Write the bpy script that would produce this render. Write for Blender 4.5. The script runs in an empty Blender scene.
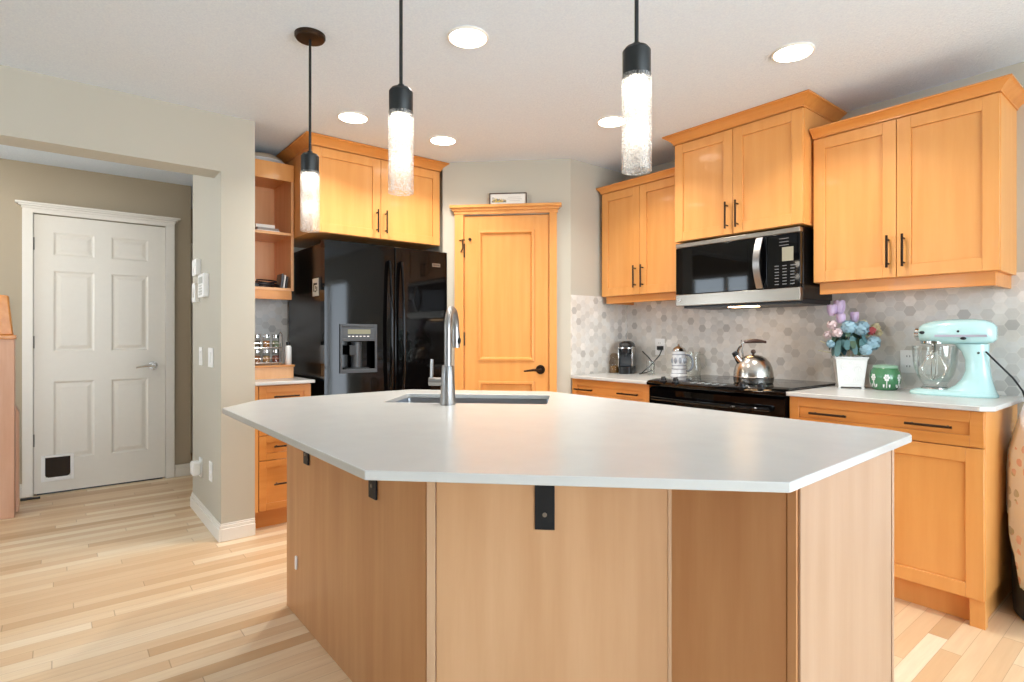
import bpy, bmesh, math, random
from mathutils import Vector, Matrix
random.seed(7)
PI = math.pi
SC = bpy.context.scene
COL = SC.collection

# ------------------------------------------------------------------ camera, world, exposure
EYE = 1.17
YAW = math.radians(38.88)
cam_d = bpy.data.cameras.new('camera')
cam = bpy.data.objects.new('camera', cam_d); COL.objects.link(cam)
cam_d.sensor_fit = 'HORIZONTAL'; cam_d.sensor_width = 36.0
cam_d.lens = 565.0 / 1024.0 * 36.0
cam_d.shift_y = -5.0 / 1024.0
cam_d.clip_start = 0.02; cam_d.clip_end = 100
cam.location = (0, 0, EYE)
cam.rotation_euler = (PI / 2, 0, PI / 2 - YAW)
SC.camera = cam

SC.view_settings.view_transform = 'Standard'
SC.view_settings.look = 'None'
SC.view_settings.gamma = 1.0
SC.view_settings.use_curve_mapping = False
SC.view_settings.exposure = 0.36
try:
    cy = SC.cycles
    cy.use_denoising = True
    cy.max_bounces = 10; cy.diffuse_bounces = 5; cy.glossy_bounces = 4
    cy.transmission_bounces = 6; cy.transparent_max_bounces = 16
    cy.sample_clamp_indirect = 6.0
    cy.caustics_reflective = False; cy.caustics_refractive = False
    cy.blur_glossy = 0.5
except Exception:
    pass

SKY_STRENGTH = 9.0
DOWNLIGHT_W = 6.5
PENDANT_W = 0.45
world = bpy.data.worlds.new('sky'); SC.world = world
world.use_nodes = True
wn = world.node_tree
wn.nodes.clear()
w_out = wn.nodes.new('ShaderNodeOutputWorld'); w_bg = wn.nodes.new('ShaderNodeBackground')
w_tc = wn.nodes.new('ShaderNodeTexCoord'); w_sep = wn.nodes.new('ShaderNodeSeparateXYZ'); w_rmp = wn.nodes.new('ShaderNodeValToRGB')
wn.links.new(w_tc.outputs['Generated'], w_sep.inputs[0]); wn.links.new(w_sep.outputs['Z'], w_rmp.inputs[0])
e = w_rmp.color_ramp.elements
e[0].position = 0.0; e[0].color = (0.95, 1.06, 1.18, 1)
e[1].position = 0.12; e[1].color = (0.74, 0.88, 1.0, 1)
e2 = w_rmp.color_ramp.elements.new(1.0); e2.color = (0.58, 0.80, 1.0, 1)
wn.links.new(w_rmp.outputs[0], w_bg.inputs[0]); w_bg.inputs[1].default_value = SKY_STRENGTH
wn.links.new(w_bg.outputs[0], w_out.inputs[0])

# daylight portals in the window openings: (centre, size y or x, size z, rotation)
def portal(name, loc, sx, sy, rot):
    l = bpy.data.lights.new(name, 'AREA'); l.shape = 'RECTANGLE'; l.size = sx; l.size_y = sy
    l.cycles.is_portal = True
    o = bpy.data.objects.new(name, l); COL.objects.link(o); o.location = loc; o.rotation_euler = rot
    return o
portal('daylight_portal', (3.56, 0.9, 1.25), 1.9, 3.4, (0, PI / 2, 0))
portal('daylight_portal', (2.2, 3.53, 1.03), 1.7, 2.04, (-PI / 2, 0, 0))
portal('daylight_portal', (-2.75, -4.06, 1.45), 1.1, 1.3, (PI / 2, 0, 0))
portal('daylight_portal', (-4.6, -1.76, 1.5), 1.2, 1.2, (PI / 2, 0, 0))

# ------------------------------------------------------------------ materials
def lin(c):
    out = []
    for v in c[:3]:
        v = v / 255.0
        out.append(v / 12.92 if v <= 0.04045 else ((v + 0.055) / 1.055) ** 2.4)
    return (out[0], out[1], out[2], 1.0)

class NT:
    def __init__(self, name):
        self.m = bpy.data.materials.new(name); self.m.use_nodes = True
        self.t = self.m.node_tree; self.t.nodes.clear()
        self.out = self.n('ShaderNodeOutputMaterial')
    def n(self, typ, **kw):
        nd = self.t.nodes.new(typ)
        for k, v in kw.items(): setattr(nd, k, v)
        return nd
    def l(self, a, b): self.t.links.new(a, b)
    def setin(self, sock, v):
        if isinstance(v, bpy.types.NodeSocket): self.l(v, sock)
        else: sock.default_value = v
    def math(self, op, a, b=0.0, c=None):
        nd = self.n('ShaderNodeMath', operation=op)
        self.setin(nd.inputs[0], a); self.setin(nd.inputs[1], b)
        if c is not None: self.setin(nd.inputs[2], c)
        return nd.outputs[0]
    def mix(self, f, a, b, typ='MIX'):
        nd = self.n('ShaderNodeMix', data_type='RGBA', blend_type=typ)
        self.setin(nd.inputs[0], f); self.setin(nd.inputs[6], a); self.setin(nd.inputs[7], b)
        return nd.outputs[2]
    def ramp(self, f, stops):
        nd = self.n('ShaderNodeValToRGB'); el = nd.color_ramp.elements
        el[0].position, el[0].color = stops[0]; el[1].position, el[1].color = stops[-1]
        for p, c in stops[1:-1]:
            x = el.new(p); x.color = c
        self.l(f, nd.inputs[0]); return nd.outputs[0]
    def coords(self, scale=(1, 1, 1), rot=(0, 0, 0), kind='Object'):
        tc = self.n('ShaderNodeTexCoord'); mp = self.n('ShaderNodeMapping')
        mp.inputs['Scale'].default_value = scale; mp.inputs['Rotation'].default_value = rot
        self.l(tc.outputs[kind], mp.inputs[0]); return mp.outputs[0]
    def noise(self, vec, scale=5, detail=3, rough=0.5):
        nd = self.n('ShaderNodeTexNoise'); self.l(vec, nd.inputs['Vector'])
        nd.inputs['Scale'].default_value = scale; nd.inputs['Detail'].default_value = detail
        nd.inputs['Roughness'].default_value = rough
        return nd.outputs[0]
    def bsdf(self, color, rough=0.5, metal=0.0, spec=0.5, coat=0.0, bump=None, bumpd=0.1, bdist=0.01, **kw):
        b = self.n('ShaderNodeBsdfPrincipled')
        self.setin(b.inputs['Base Color'], color); self.setin(b.inputs['Roughness'], rough)
        b.inputs['Metallic'].default_value = metal
        b.inputs['Specular IOR Level'].default_value = spec
        b.inputs['Coat Weight'].default_value = coat
        b.inputs['Coat Roughness'].default_value = 0.06
        if bump is not None:
            bp = self.n('ShaderNodeBump'); bp.inputs['Strength'].default_value = bumpd
            bp.inputs['Distance'].default_value = bdist
            self.l(bump, bp.inputs['Height']); self.l(bp.outputs[0], b.inputs['Normal'])
        for k, v in kw.items(): self.setin(b.inputs[k], v)
        self.l(b.outputs[0], self.out.inputs[0])
        return b

def plain(name, rgb, rough=0.5, metal=0.0, spec=0.5, coat=0.0, var=0.06, scale=30):
    t = NT(name); c = lin(rgb)
    nz = t.noise(t.coords(), scale, 2)
    d = tuple(max(0, v * (1 - var)) for v in c[:3]) + (1,)
    u = tuple(min(1, v * (1 + var)) for v in c[:3]) + (1,)
    t.bsdf(t.mix(nz, d, u), rough, metal, spec, coat)
    return t.m

def wood(name, light, dark, axis='z', rough=0.34, coat=0.15, big=1.0, fleck=0.12):
    t = NT(name)
    sc = {'z': (14, 14, 1.1), 'x': (1.1, 14, 14), 'y': (14, 1.1, 14)}[axis]
    v = t.coords(sc)
    n1 = t.noise(v, 1.6 * big, 4, 0.55)
    v2 = t.coords(tuple(s * 5 for s in sc))
    n2 = t.noise(v2, 3.0, 2, 0.5)
    n3 = t.noise(t.coords((1.3, 1.3, 0.9)), 2.2, 3, 0.5)
    f = t.ramp(n1, [(0.30, (0, 0, 0, 1)), (0.72, (1, 1, 1, 1))])
    c = t.mix(f, lin(dark), lin(light))
    c = t.mix(t.math('MULTIPLY', n2, fleck * 2), c, lin(dark))
    c = t.mix(t.math('MULTIPLY', t.math('SUBTRACT', n3, 0.35), 0.5), c, lin(light))
    t.bsdf(c, rough, 0, 0.45, coat, bump=n2, bumpd=0.05, bdist=0.002)
    return t.m

M = {}
M['wall'] = None
def wall_mat(name, rgb, bump=0.12):
    t = NT(name); nz = t.noise(t.coords(), 160, 3); big = t.noise(t.coords(), 1.5, 2)
    c = lin(rgb)
    t.bsdf(t.mix(big, tuple(v * .97 for v in c[:3]) + (1,), c), 0.75, 0, 0.3, bump=nz, bumpd=bump, bdist=0.004)
    return t.m
M['wall'] = wall_mat('greige wall paint', (189, 184, 170))
M['hallwall'] = wall_mat('hall wall paint', (177, 165, 145))
M['rearwall'] = wall_mat('darkened unseen wall paint', (120, 110, 98))  # unseen wall, coloured dark to cut the light bounced onto the island
def ceiling_mat():
    t = NT('stippled white ceiling')
    n1 = t.noise(t.coords(), 130, 4, 0.7)
    n2 = t.noise(t.coords(), 60, 3, 0.6)
    h = t.math('ADD', n1, t.math('MULTIPLY', n2, 0.7))
    c = t.mix(n1, lin((206, 218, 236)), lin((240, 249, 255)))
    t.bsdf(c, 0.9, 0, 0.1, bump=h, bumpd=0.45, bdist=0.010)
    return t.m
M['ceiling'] = ceiling_mat()
M['white_trim'] = plain('white painted trim', (232, 228, 220), 0.4, var=0.02)
M['white_door'] = plain('white painted door', (230, 226, 217), 0.42, var=0.02)
M['plastic_white'] = plain('white plastic', (240, 240, 238), 0.35, var=0.02)

def floor_mat():
    t = NT('pale maple strip flooring')
    tc = t.n('ShaderNodeTexCoord'); sp = t.n('ShaderNodeSeparateXYZ'); t.l(tc.outputs['Object'], sp.inputs[0])
    X, Y = sp.outputs['X'], sp.outputs['Y']
    Wd, L = 0.064, 1.2
    fx = t.math('DIVIDE', X, Wd); row = t.math('FLOOR', fx)
    w1 = t.n('ShaderNodeTexWhiteNoise', noise_dimensions='1D'); t.l(row, w1.inputs['W'])
    fy = t.math('ADD', t.math('DIVIDE', Y, L), t.math('MULTIPLY', w1.outputs[0], 7.31))
    colm = t.math('FLOOR', fy)
    cv = t.n('ShaderNodeCombineXYZ'); t.l(row, cv.inputs[0]); t.l(colm, cv.inputs[1])
    w2 = t.n('ShaderNodeTexWhiteNoise', noise_dimensions='2D'); t.l(cv.outputs[0], w2.inputs['Vector'])
    r = w2.outputs[0]
    base = t.ramp(r, [(0.0, lin((202, 164, 122))), (0.14, lin((219, 185, 145))), (0.5, lin((229, 201, 164))), (0.8, lin((235, 212, 179))), (1.0, lin((242, 224, 196)))])
    # grain along the strips, shifted per strip
    mp = t.n('ShaderNodeCombineXYZ')
    t.l(t.math('MULTIPLY', X, 40), mp.inputs[0]); t.l(t.math('ADD', t.math('MULTIPLY', Y, 2.2), t.math('MULTIPLY', r, 60)), mp.inputs[1])
    g = t.noise(mp.outputs[0], 1.3, 4, 0.6)
    gf = t.ramp(g, [(0.36, (0, 0, 0, 1)), (0.75, (1, 1, 1, 1))])
    base = t.mix(t.math('MULTIPLY', gf, 0.30), base, lin((196, 154, 112)))
    ex = t.math('FRACT', fx); ey = t.math('FRACT', fy)
    gx = t.math('GREATER_THAN', t.math('ABSOLUTE', t.math('SUBTRACT', ex, 0.5)), 0.486)
    gy = t.math('GREATER_THAN', t.math('ABSOLUTE', t.math('SUBTRACT', ey, 0.5)), 0.4985)
    gap = t.math('MAXIMUM', gx, gy)
    base = t.mix(t.math('MULTIPLY', gap, 0.45), base, lin((140, 100, 64)))
    t.bsdf(base, 0.36, 0, 0.4, 0.08, bump=t.math('SUBTRACT', 1.0, gap), bumpd=0.15, bdist=0.002)
    return t.m
M['floor'] = floor_mat()

def hex_mat(name, ua, va):
    # 5 cm hexagonal marble mosaic; ua / va = which object axes span the wall
    t = NT(name)
    tc = t.n('ShaderNodeTexCoord'); sp = t.n('ShaderNodeSeparateXYZ'); t.l(tc.outputs['Object'], sp.inputs[0])
    D = 0.052; S3 = math.sqrt(3.0)
    # pointy side along u: use (v,u) so flats lie top and bottom
    px = t.math('DIVIDE', sp.outputs[va], D); py = t.math('DIVIDE', sp.outputs[ua], D)
    px = t.math('ADD', px, 200.0); py = t.math('ADD', py, 200.0 * S3)
    def cell(dx, dy):
        qx = t.math('ADD', px, dx); qy = t.math('ADD', py, dy)
        ax = t.math('SUBTRACT', t.math('MODULO', qx, 1.0), 0.5)
        ay = t.math('SUBTRACT', t.math('MODULO', qy, S3), S3 / 2)
        return ax, ay
    ax, ay = cell(0, 0); bx, by = cell(0.5, S3 / 2)
    da = t.math('ADD', t.math('MULTIPLY', ax, ax), t.math('MULTIPLY', ay, ay))
    db = t.math('ADD', t.math('MULTIPLY', bx, bx), t.math('MULTIPLY', by, by))
    s = t.math('LESS_THAN', da, db); ns = t.math('SUBTRACT', 1.0, s)
    gx = t.math('ADD', t.math('MULTIPLY', ax, s), t.math('MULTIPLY', bx, ns))
    gy = t.math('ADD', t.math('MULTIPLY', ay, s), t.math('MULTIPLY', by, ns))
    ix = t.math('SUBTRACT', px, gx); iy = t.math('SUBTRACT', py, gy)
    agx = t.math('ABSOLUTE', gx); agy = t.math('ABSOLUTE', gy)
    hd = t.math('MAXIMUM', agx, t.math('ADD', t.math('MULTIPLY', agx, 0.5), t.math('MULTIPLY', agy, S3 / 2)))
    grout = t.math('GREATER_THAN', hd, 0.474)
    cv = t.n('ShaderNodeCombineXYZ')
    t.l(t.math('ROUND', t.math('MULTIPLY', ix, 2.0)), cv.inputs[0]); t.l(t.math('ROUND', t.math('MULTIPLY', iy, 2.0 / S3)), cv.inputs[1])
    wn_ = t.n('ShaderNodeTexWhiteNoise', noise_dimensions='2D'); t.l(cv.outputs[0], wn_.inputs['Vector'])
    col = t.ramp(wn_.outputs[0], [(0.0, lin((182, 178, 172))), (0.10, lin((200, 195, 187))), (0.28, lin((210, 207, 201))), (0.6, lin((224, 222, 217))), (0.85, lin((218, 212, 202))), (1.0, lin((236, 232, 226)))])
    off = t.n('ShaderNodeVectorMath', operation='SCALE'); t.l(cv.outputs[0], off.inputs[0]); off.inputs['Scale'].default_value = 3.7
    addv = t.n('ShaderNodeVectorMath', operation='ADD'); t.l(tc.outputs['Object'], addv.inputs[0]); t.l(off.outputs[0], addv.inputs[1])
    vein = t.noise(addv.outputs[0], 22, 4, 0.6)
    vf = t.ramp(vein, [(0.42, (0, 0, 0, 1)), (0.66, (1, 1, 1, 1))])
    col = t.mix(t.math('MULTIPLY', vf, 0.25), col, lin((190, 181, 168)))
    col = t.mix(t.math('MULTIPLY', grout, 0.75), col, lin((222, 217, 208)))
    t.bsdf(col, 0.32, 0, 0.45, 0.0, bump=t.math('SUBTRACT', 1.0, grout), bumpd=0.3, bdist=0.0015)
    return t.m
M['hex_back'] = hex_mat('hexagon marble mosaic long wall', 'X', 'Z')
M['hex_side'] = hex_mat('hexagon marble mosaic side wall', 'Y', 'Z')

M['maple'] = wood('honey maple cabinet', (228, 164, 94), (219, 151, 80))
M['maple_h'] = wood('honey maple horizontal grain', (220, 152, 80), (204, 130, 60), axis='x')
M['maple_in'] = wood('maple cabinet interior', (234, 180, 128), (220, 160, 106))
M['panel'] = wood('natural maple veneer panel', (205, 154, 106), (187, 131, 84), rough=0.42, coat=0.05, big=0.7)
M['lit_veneer'] = wood('swirled veneer lit tone', (216, 174, 134), (198, 152, 110), rough=0.42, coat=0.05, big=0.5)  # swirled figure, with the stronger light on this face put into its colour
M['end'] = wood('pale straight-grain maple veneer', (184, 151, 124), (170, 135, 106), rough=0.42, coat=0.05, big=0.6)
M['strip'] = wood('pale maple edge strip', (212, 178, 146), (198, 160, 126), rough=0.42, coat=0.05)
M['newel'] = wood('reddish oak post', (224, 180, 152), (208, 158, 128), rough=0.45, coat=0.0)
M['bronze'] = plain('dark bronze metal', (58, 44, 34), 0.38, 0.85, var=0.1)
M['black_metal'] = plain('black powder coated steel', (22, 26, 32), 0.45, 0.3, var=0.1)
M['pend_metal'] = plain('charcoal metal', (52, 54, 54), 0.42, 0.7, var=0.08)
M['black_gloss'] = plain('glossy black enamel', (8, 7, 7), 0.05, 0.0, 0.26, 0.0, var=0.1)
M['black_side'] = plain('textured black enamel', (14, 12, 11), 0.2, 0.0, 0.5, 0.0, var=0.1)
M['black_glass'] = plain('black glass', (5, 5, 6), 0.04, 0.0, 0.3, 0.0, var=0.02)
M['black_plastic'] = plain('black plastic', (18, 18, 19), 0.35, 0.0, 0.5, var=0.08)
M['dark_grey'] = plain('dark grey plastic', (62, 66, 70), 0.4, 0.0, 0.5, var=0.06)
def steel_mat(name, rgb, rough, axis):
    t = NT(name); sc = {'x': (2, 90, 90), 'z': (90, 90, 2), 'n': (20, 20, 20)}[axis]
    nz = t.noise(t.coords(sc), 4, 2); c = lin(rgb)
    t.bsdf(t.mix(nz, tuple(v * .9 for v in c[:3]) + (1,), c), t.math('ADD', t.math('MULTIPLY', nz, 0.12), rough - 0.06), 1.0)
    return t.m
M['steel'] = steel_mat('brushed stainless steel', (160, 153, 142), 0.30, 'x')
M['steel_z'] = steel_mat('brushed nickel', (158, 156, 154), 0.32, 'z')
M['kettle'] = steel_mat('satin polished steel', (190, 184, 176), 0.24, 'z')
M['chrome'] = steel_mat('polished steel', (215, 213, 210), 0.12, 'n')
M['sink'] = steel_mat('satin sink steel', (175, 180, 186), 0.34, 'n')
def quartz_mat():
    t = NT('pale quartz')
    n1 = t.noise(t.coords(), 9, 5, 0.6); n2 = t.noise(t.coords(), 220, 2)
    c = t.mix(n1, lin((192, 193, 190)), lin((203, 203, 200)))
    c = t.mix(t.math('MULTIPLY', n2, 0.10), c, lin((180, 176, 168)))
    t.bsdf(c, 0.24, 0, 0.5, 0.0)
    return t.m
M['quartz'] = quartz_mat()
def emit_mat(name, rgb, s):
    t = NT(name); em = t.n('ShaderNodeEmission'); em.inputs[0].default_value = lin(rgb); em.inputs[1].default_value = s
    t.l(em.outputs[0], t.out.inputs[0]); return t.m
M['lens'] = emit_mat('downlight lens', (255, 246, 230), 14.0)
M['led'] = emit_mat('pendant led', (255, 240, 214), 22.0)
M['display'] = emit_mat('pale display', (196, 190, 160), 0.55)
def thin_glass(name, tint=(1, 1, 1, 1), refl=0.12, rough=0.02):
    t = NT(name)
    tr = t.n('ShaderNodeBsdfTransparent'); tr.inputs[0].default_value = tint
    gl = t.n('ShaderNodeBsdfGlossy'); gl.inputs['Roughness'].default_value = rough
    lw = t.n('ShaderNodeLayerWeight'); lw.inputs[0].default_value = 0.35
    f = t.math('ADD', t.math('MULTIPLY', lw.outputs['Facing'], 0.38), refl * 0.4)
    mx = t.n('ShaderNodeMixShader'); t.l(f, mx.inputs[0]); t.l(tr.outputs[0], mx.inputs[1]); t.l(gl.outputs[0], mx.inputs[2])
    t.l(mx.outputs[0], t.out.inputs[0]); return t.m
M['glass'] = thin_glass('clear glass', (0.97, 0.98, 0.97, 1))
M['amber_glass'] = thin_glass('tinted amber glass', (0.80, 0.70, 0.55, 1))
def pane_mat():
    t = NT('window glass'); tr = t.n('ShaderNodeBsdfTransparent'); gl = t.n('ShaderNodeBsdfGlossy')
    gl.inputs['Roughness'].default_value = 0.0
    mx = t.n('ShaderNodeMixShader'); mx.inputs[0].default_value = 0.05
    t.l(tr.outputs[0], mx.inputs[1]); t.l(gl.outputs[0], mx.inputs[2]); t.l(mx.outputs[0], t.out.inputs[0]); return t.m
M['pane'] = pane_mat()
def seeded_glass():
    # hand-made glass full of tiny bubbles: clear body, milky where the bubbles crowd together
    t = NT('seeded bubble glass')
    tr = t.n('ShaderNodeBsdfTransparent'); tr.inputs[0].default_value = (0.99, 0.985, 0.97, 1)
    tl = t.n('ShaderNodeBsdfTranslucent'); tl.inputs[0].default_value = (1, 0.98, 0.95, 1)
    df = t.n('ShaderNodeBsdfDiffuse'); df.inputs[0].default_value = (1, 0.99, 0.97, 1)
    gl = t.n('ShaderNodeBsdfGlossy'); gl.inputs['Roughness'].default_value = 0.08
    a = t.n('ShaderNodeMixShader'); a.inputs[0].default_value = 0.4
    t.l(tl.outputs[0], a.inputs[1]); t.l(df.outputs[0], a.inputs[2])
    vo = t.n('ShaderNodeTexVoronoi'); vo.inputs['Scale'].default_value = 190; t.l(t.coords(), vo.inputs['Vector'])
    nz = t.noise(t.coords(), 26, 4, 0.65)
    bub = t.math('LESS_THAN', vo.outputs[0], 0.40)
    f = t.math('MULTIPLY', t.math('ADD', t.math('MULTIPLY', bub, 0.32), 0.14), t.math('ADD', nz, 0.35))
    b = t.n('ShaderNodeMixShader'); t.l(f, b.inputs[0]); t.l(tr.outputs[0], b.inputs[1]); t.l(a.outputs[0], b.inputs[2])
    lw = t.n('ShaderNodeLayerWeight'); lw.inputs[0].default_value = 0.25
    c = t.n('ShaderNodeMixShader'); t.l(t.math('MULTIPLY', lw.outputs['Facing'], 0.5), c.inputs[0]); t.l(b.outputs[0], c.inputs[1]); t.l(gl.outputs[0], c.inputs[2])
    t.l(c.outputs[0], t.out.inputs[0]); return t.m
M['seeded'] = seeded_glass()
M['aqua'] = plain('aqua enamel', (186, 224, 224), 0.18, 0, 0.5, 0.4, var=0.02)
M['navy'] = plain('navy plastic', (34, 42, 56), 0.4, 0, 0.5, var=0.06)
M['paper'] = plain('white paper', (236, 232, 224), 0.7, var=0.03)
M['ink'] = plain('dark print', (70, 66, 60), 0.7)
M['green_ceramic'] = plain('green glaze', (70, 128, 84), 0.15, 0, 0.5, 0.5, var=0.12)
M['white_ceramic'] = plain('white glaze', (236, 236, 232), 0.2, 0, 0.5, 0.3, var=0.03)
M['leaf'] = plain('deep green leaf', (62, 88, 66), 0.5, var=0.25, scale=20)
M['leaf2'] = plain('blue green leaf', (78, 116, 118), 0.5, var=0.2, scale=20)
M['tulip'] = plain('lilac petal', (206, 184, 214), 0.5, var=0.12, scale=25)
M['hydrangea'] = plain('pale blue petal', (150, 184, 198), 0.6, var=0.15, scale=25)
M['pinkflower'] = plain('blush petal', (226, 204, 204), 0.6, var=0.12, scale=25)
M['redflower'] = plain('coral petal', (206, 96, 100), 0.6, var=0.12, scale=25)
M['yellowflower'] = plain('cream petal', (226, 220, 180), 0.6, var=0.12, scale=25)
M['stem'] = plain('pale stem', (196, 190, 150), 0.6)
def floral_cloth():
    t = NT('floral printed cotton')
    v = t.coords((1, 1, 1)); 
    n = t.n('ShaderNodeTexVoronoi'); n.inputs['Scale'].default_value = 17; t.l(v, n.inputs['Vector'])
    nz = t.noise(v, 24, 3)
    d = t.math('ADD', n.outputs['Distance'], t.math('MULTIPLY', nz, 0.45))
    blot = t.math('LESS_THAN', d, 0.52)
    hue = t.ramp(t.noise(v, 7, 2), [(0.40, lin((222, 150, 146))), (0.5, lin((226, 184, 178))), (0.56, lin((150, 166, 130))), (0.7, lin((170, 180, 190)))])
    c = t.mix(t.math('MULTIPLY', blot, 0.55), lin((238, 245, 255)), hue)
    t.bsdf(c, 0.85, 0, 0.1); return t.m
M['floral'] = floral_cloth()
M['plate_pattern'] = plain('grey and white glaze', (214, 216, 220), 0.2, 0, 0.5, 0.2, var=0.15, scale=60)
M['walnut'] = plain('dark wood grip', (70, 46, 36), 0.4, var=0.15)

# ------------------------------------------------------------------ mesh helpers
def box(bm, x0, x1, y0, y1, z0, z1):
    vs = [bm.verts.new((x, y, z)) for z in (z0, z1) for y in (y0, y1) for x in (x0, x1)]
    for f in ((0, 2, 3, 1), (4, 5, 7, 6), (0, 1, 5, 4), (2, 6, 7, 3), (0, 4, 6, 2), (1, 3, 7, 5)):
        bm.faces.new([vs[i] for i in f])
    return bm
def prism(bm, poly, z0, z1):
    a = [bm.verts.new((p[0], p[1], z0)) for p in poly]; b = [bm.verts.new((p[0], p[1], z1)) for p in poly]
    n = len(poly)
    bm.faces.new(a[::-1]); bm.faces.new(b)
    for i in range(n): bm.faces.new((a[i], a[(i + 1) % n], b[(i + 1) % n], b[i]))
    return bm
def rings(bm, rs, closed=True, cap0=True, cap1=True):
    vr = [[bm.verts.new(p) for p in r] for r in rs]
    for a, b in zip(vr, vr[1:]):
        n = len(a)
        for i in range(n if closed else n - 1):
            bm.faces.new((a[i], a[(i + 1) % n], b[(i + 1) % n], b[i]))
    if closed and cap0: bm.faces.new(vr[0][::-1])
    if closed and cap1: bm.faces.new(vr[-1])
    return bm
def lathe(bm, prof, c=(0, 0, 0), n=28, cap0=True, cap1=True):
    rs = []
    for r, z in prof:
        r = max(r, 0.0004)
        rs.append([(c[0] + r * math.cos(2 * PI * i / n), c[1] + r * math.sin(2 * PI * i / n), c[2] + z) for i in range(n)])
    return rings(bm, rs, True, cap0, cap1)
def frame_of(d):
    d = d.normalized(); up = Vector((0, 0, 1)) if abs(d.z) < 0.95 else Vector((1, 0, 0))
    a = d.cross(up).normalized(); return a, a.cross(d).normalized()
def tube(bm, pts, r, n=10, cap=True):
    pts = [Vector(p) for p in pts]; rs = []
    pa = None
    for i, p in enumerate(pts):
        d = (pts[min(i + 1, len(pts) - 1)] - pts[max(i - 1, 0)])
        if pa is None: a, b = frame_of(d)
        else:
            dn = d.normalized(); a = (pa - dn * pa.dot(dn)).normalized(); b = a.cross(dn).normalized()
        pa = a
        rr = r[i] if isinstance(r, (list, tuple)) else r
        rs.append([p + a * rr * math.cos(2 * PI * k / n) + b * rr * math.sin(2 * PI * k / n) for k in range(n)])
    return rings(bm, rs, True, cap, cap)
def cyl(bm, p0, p1, r, n=16): return tube(bm, [p0, p1], r, n)
def ball(bm, c, rx, ry=None, rz=None, n=14, m=9):
    ry = rx if ry is None else ry; rz = rx if rz is None else rz
    rs = []
    for j in range(m + 1):
        t = PI * (0.03 + 0.94 * j / m)
        rs.append([(c[0] + rx * math.sin(t) * math.cos(2 * PI * i / n), c[1] + ry * math.sin(t) * math.sin(2 * PI * i / n), c[2] - rz * math.cos(t)) for i in range(n)])
    return rings(bm, rs)
def sup(cx, cy, hx, hy, z, e=2.6, n=28):
    out = []
    for i in range(n):
        t = 2 * PI * i / n; c, s = math.cos(t), math.sin(t)
        out.append((cx + hx * math.copysign(abs(c) ** (2 / e), c), cy + hy * math.copysign(abs(s) ** (2 / e), s), z))
    return out
def arc(c, r, a0, a1, n, plane='xz'):
    out = []
    for i in range(n + 1):
        t = a0 + (a1 - a0) * i / n
        if plane == 'xz': out.append((c[0] + r * math.cos(t), c[1], c[2] + r * math.sin(t)))
        elif plane == 'yz': out.append((c[0], c[1] + r * math.cos(t), c[2] + r * math.sin(t)))
        else: out.append((c[0] + r * math.cos(t), c[1] + r * math.sin(t), c[2]))
    return out
def disc_facing(bm, c, nrm, rx, ry=None, n=10, thick=0.0015):
    ry = rx if ry is None else ry; nrm = Vector(nrm).normalized(); a, b = frame_of(nrm); c = Vector(c)
    r0 = [c + a * rx * math.cos(2 * PI * i / n) + b * ry * math.sin(2 * PI * i / n) for i in range(n)]
    return rings(bm, [r0, [p + nrm * thick for p in r0]])

def new(): return bmesh.new()
def obj(name, bm, mat, parent=None, bev=0.0, smooth=True, seg=2):
    bmesh.ops.recalc_face_normals(bm, faces=bm.faces[:])
    if smooth:
        for f in bm.faces: f.smooth = True
        for ed in bm.edges:
            if len(ed.link_faces) == 2 and ed.calc_face_angle(0) > 0.62: ed.smooth = False
    me = bpy.data.meshes.new(name); bm.to_mesh(me); bm.free()
    me.materials.append(mat)
    o = bpy.data.objects.new(name, me); COL.objects.link(o)
    if parent is not None: o.parent = parent
    if bev > 0:
        b = o.modifiers.new('edge', 'BEVEL'); b.width = bev; b.segments = seg; b.limit_method = 'ANGLE'; b.angle_limit = 0.7
        b.harden_normals = False
    return o
def tag(o, label, cat, group=None, kind=None):
    o['label'] = label; o['category'] = cat
    if group: o['group'] = group
    if kind: o['kind'] = kind
    return o
def thing(name, label, cat, loc=(0, 0, 0), rz=0.0, group=None, kind=None):
    o = bpy.data.objects.new(name, None); COL.objects.link(o)
    o.empty_display_size = 0.05
    o.location = loc; o.rotation_euler = (0, 0, rz)
    return tag(o, label, cat, group, kind)
def struct(name, bm, mat, label, cat, parent=None, bev=0.0):
    o = obj(name, bm, mat, parent, bev)
    if parent is None: tag(o, label, cat, None, 'structure')
    return o
def children(o): return [c for c in COL.objects if c.parent == o]
def copy_tree(o, loc, rz=None):
    r = o.copy(); COL.objects.link(r); r.location = loc
    if rz is not None: r.rotation_euler = (0, 0, rz)
    for ch in children(o):
        c = ch.copy(); COL.objects.link(c); c.parent = r
        for g in children(ch):
            d = g.copy(); COL.objects.link(d); d.parent = c
    return r

CEIL = 2.434
D45 = PI / 4
# ------------------------------------------------------------------ room shell
bm = new(); box(bm, -6.6, 3.7, -4.2, 3.7, -0.08, 0.0)
struct('floor', bm, M['floor'], 'pale maple strip floor running through kitchen and hall', 'floor')
bm = new(); box(bm, -6.6, 3.7, -4.2, 3.7, CEIL, CEIL + 0.1)
struct('ceiling', bm, M['ceiling'], 'white stippled ceiling over the kitchen', 'ceiling')
# stove wall (with the glazed door further right, out of the frame)
bm = new(); box(bm, -4.40, 1.35, 3.47, 3.6, 0, CEIL); box(bm, 3.05, 3.7, 3.47, 3.6, 0, CEIL); box(bm, 1.35, 3.05, 3.47, 3.6, 2.05, CEIL)
struct('wall_back', bm, M['wall'], 'greige wall behind the stove and wall cabinets', 'wall')
bm = new(); box(bm, -2.973, -2.873, 2.854, 3.47, 0, CEIL)
struct('wall_return', bm, M['wall'], 'short greige wall beside the pantry, left of the corner cabinets', 'wall')
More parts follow.
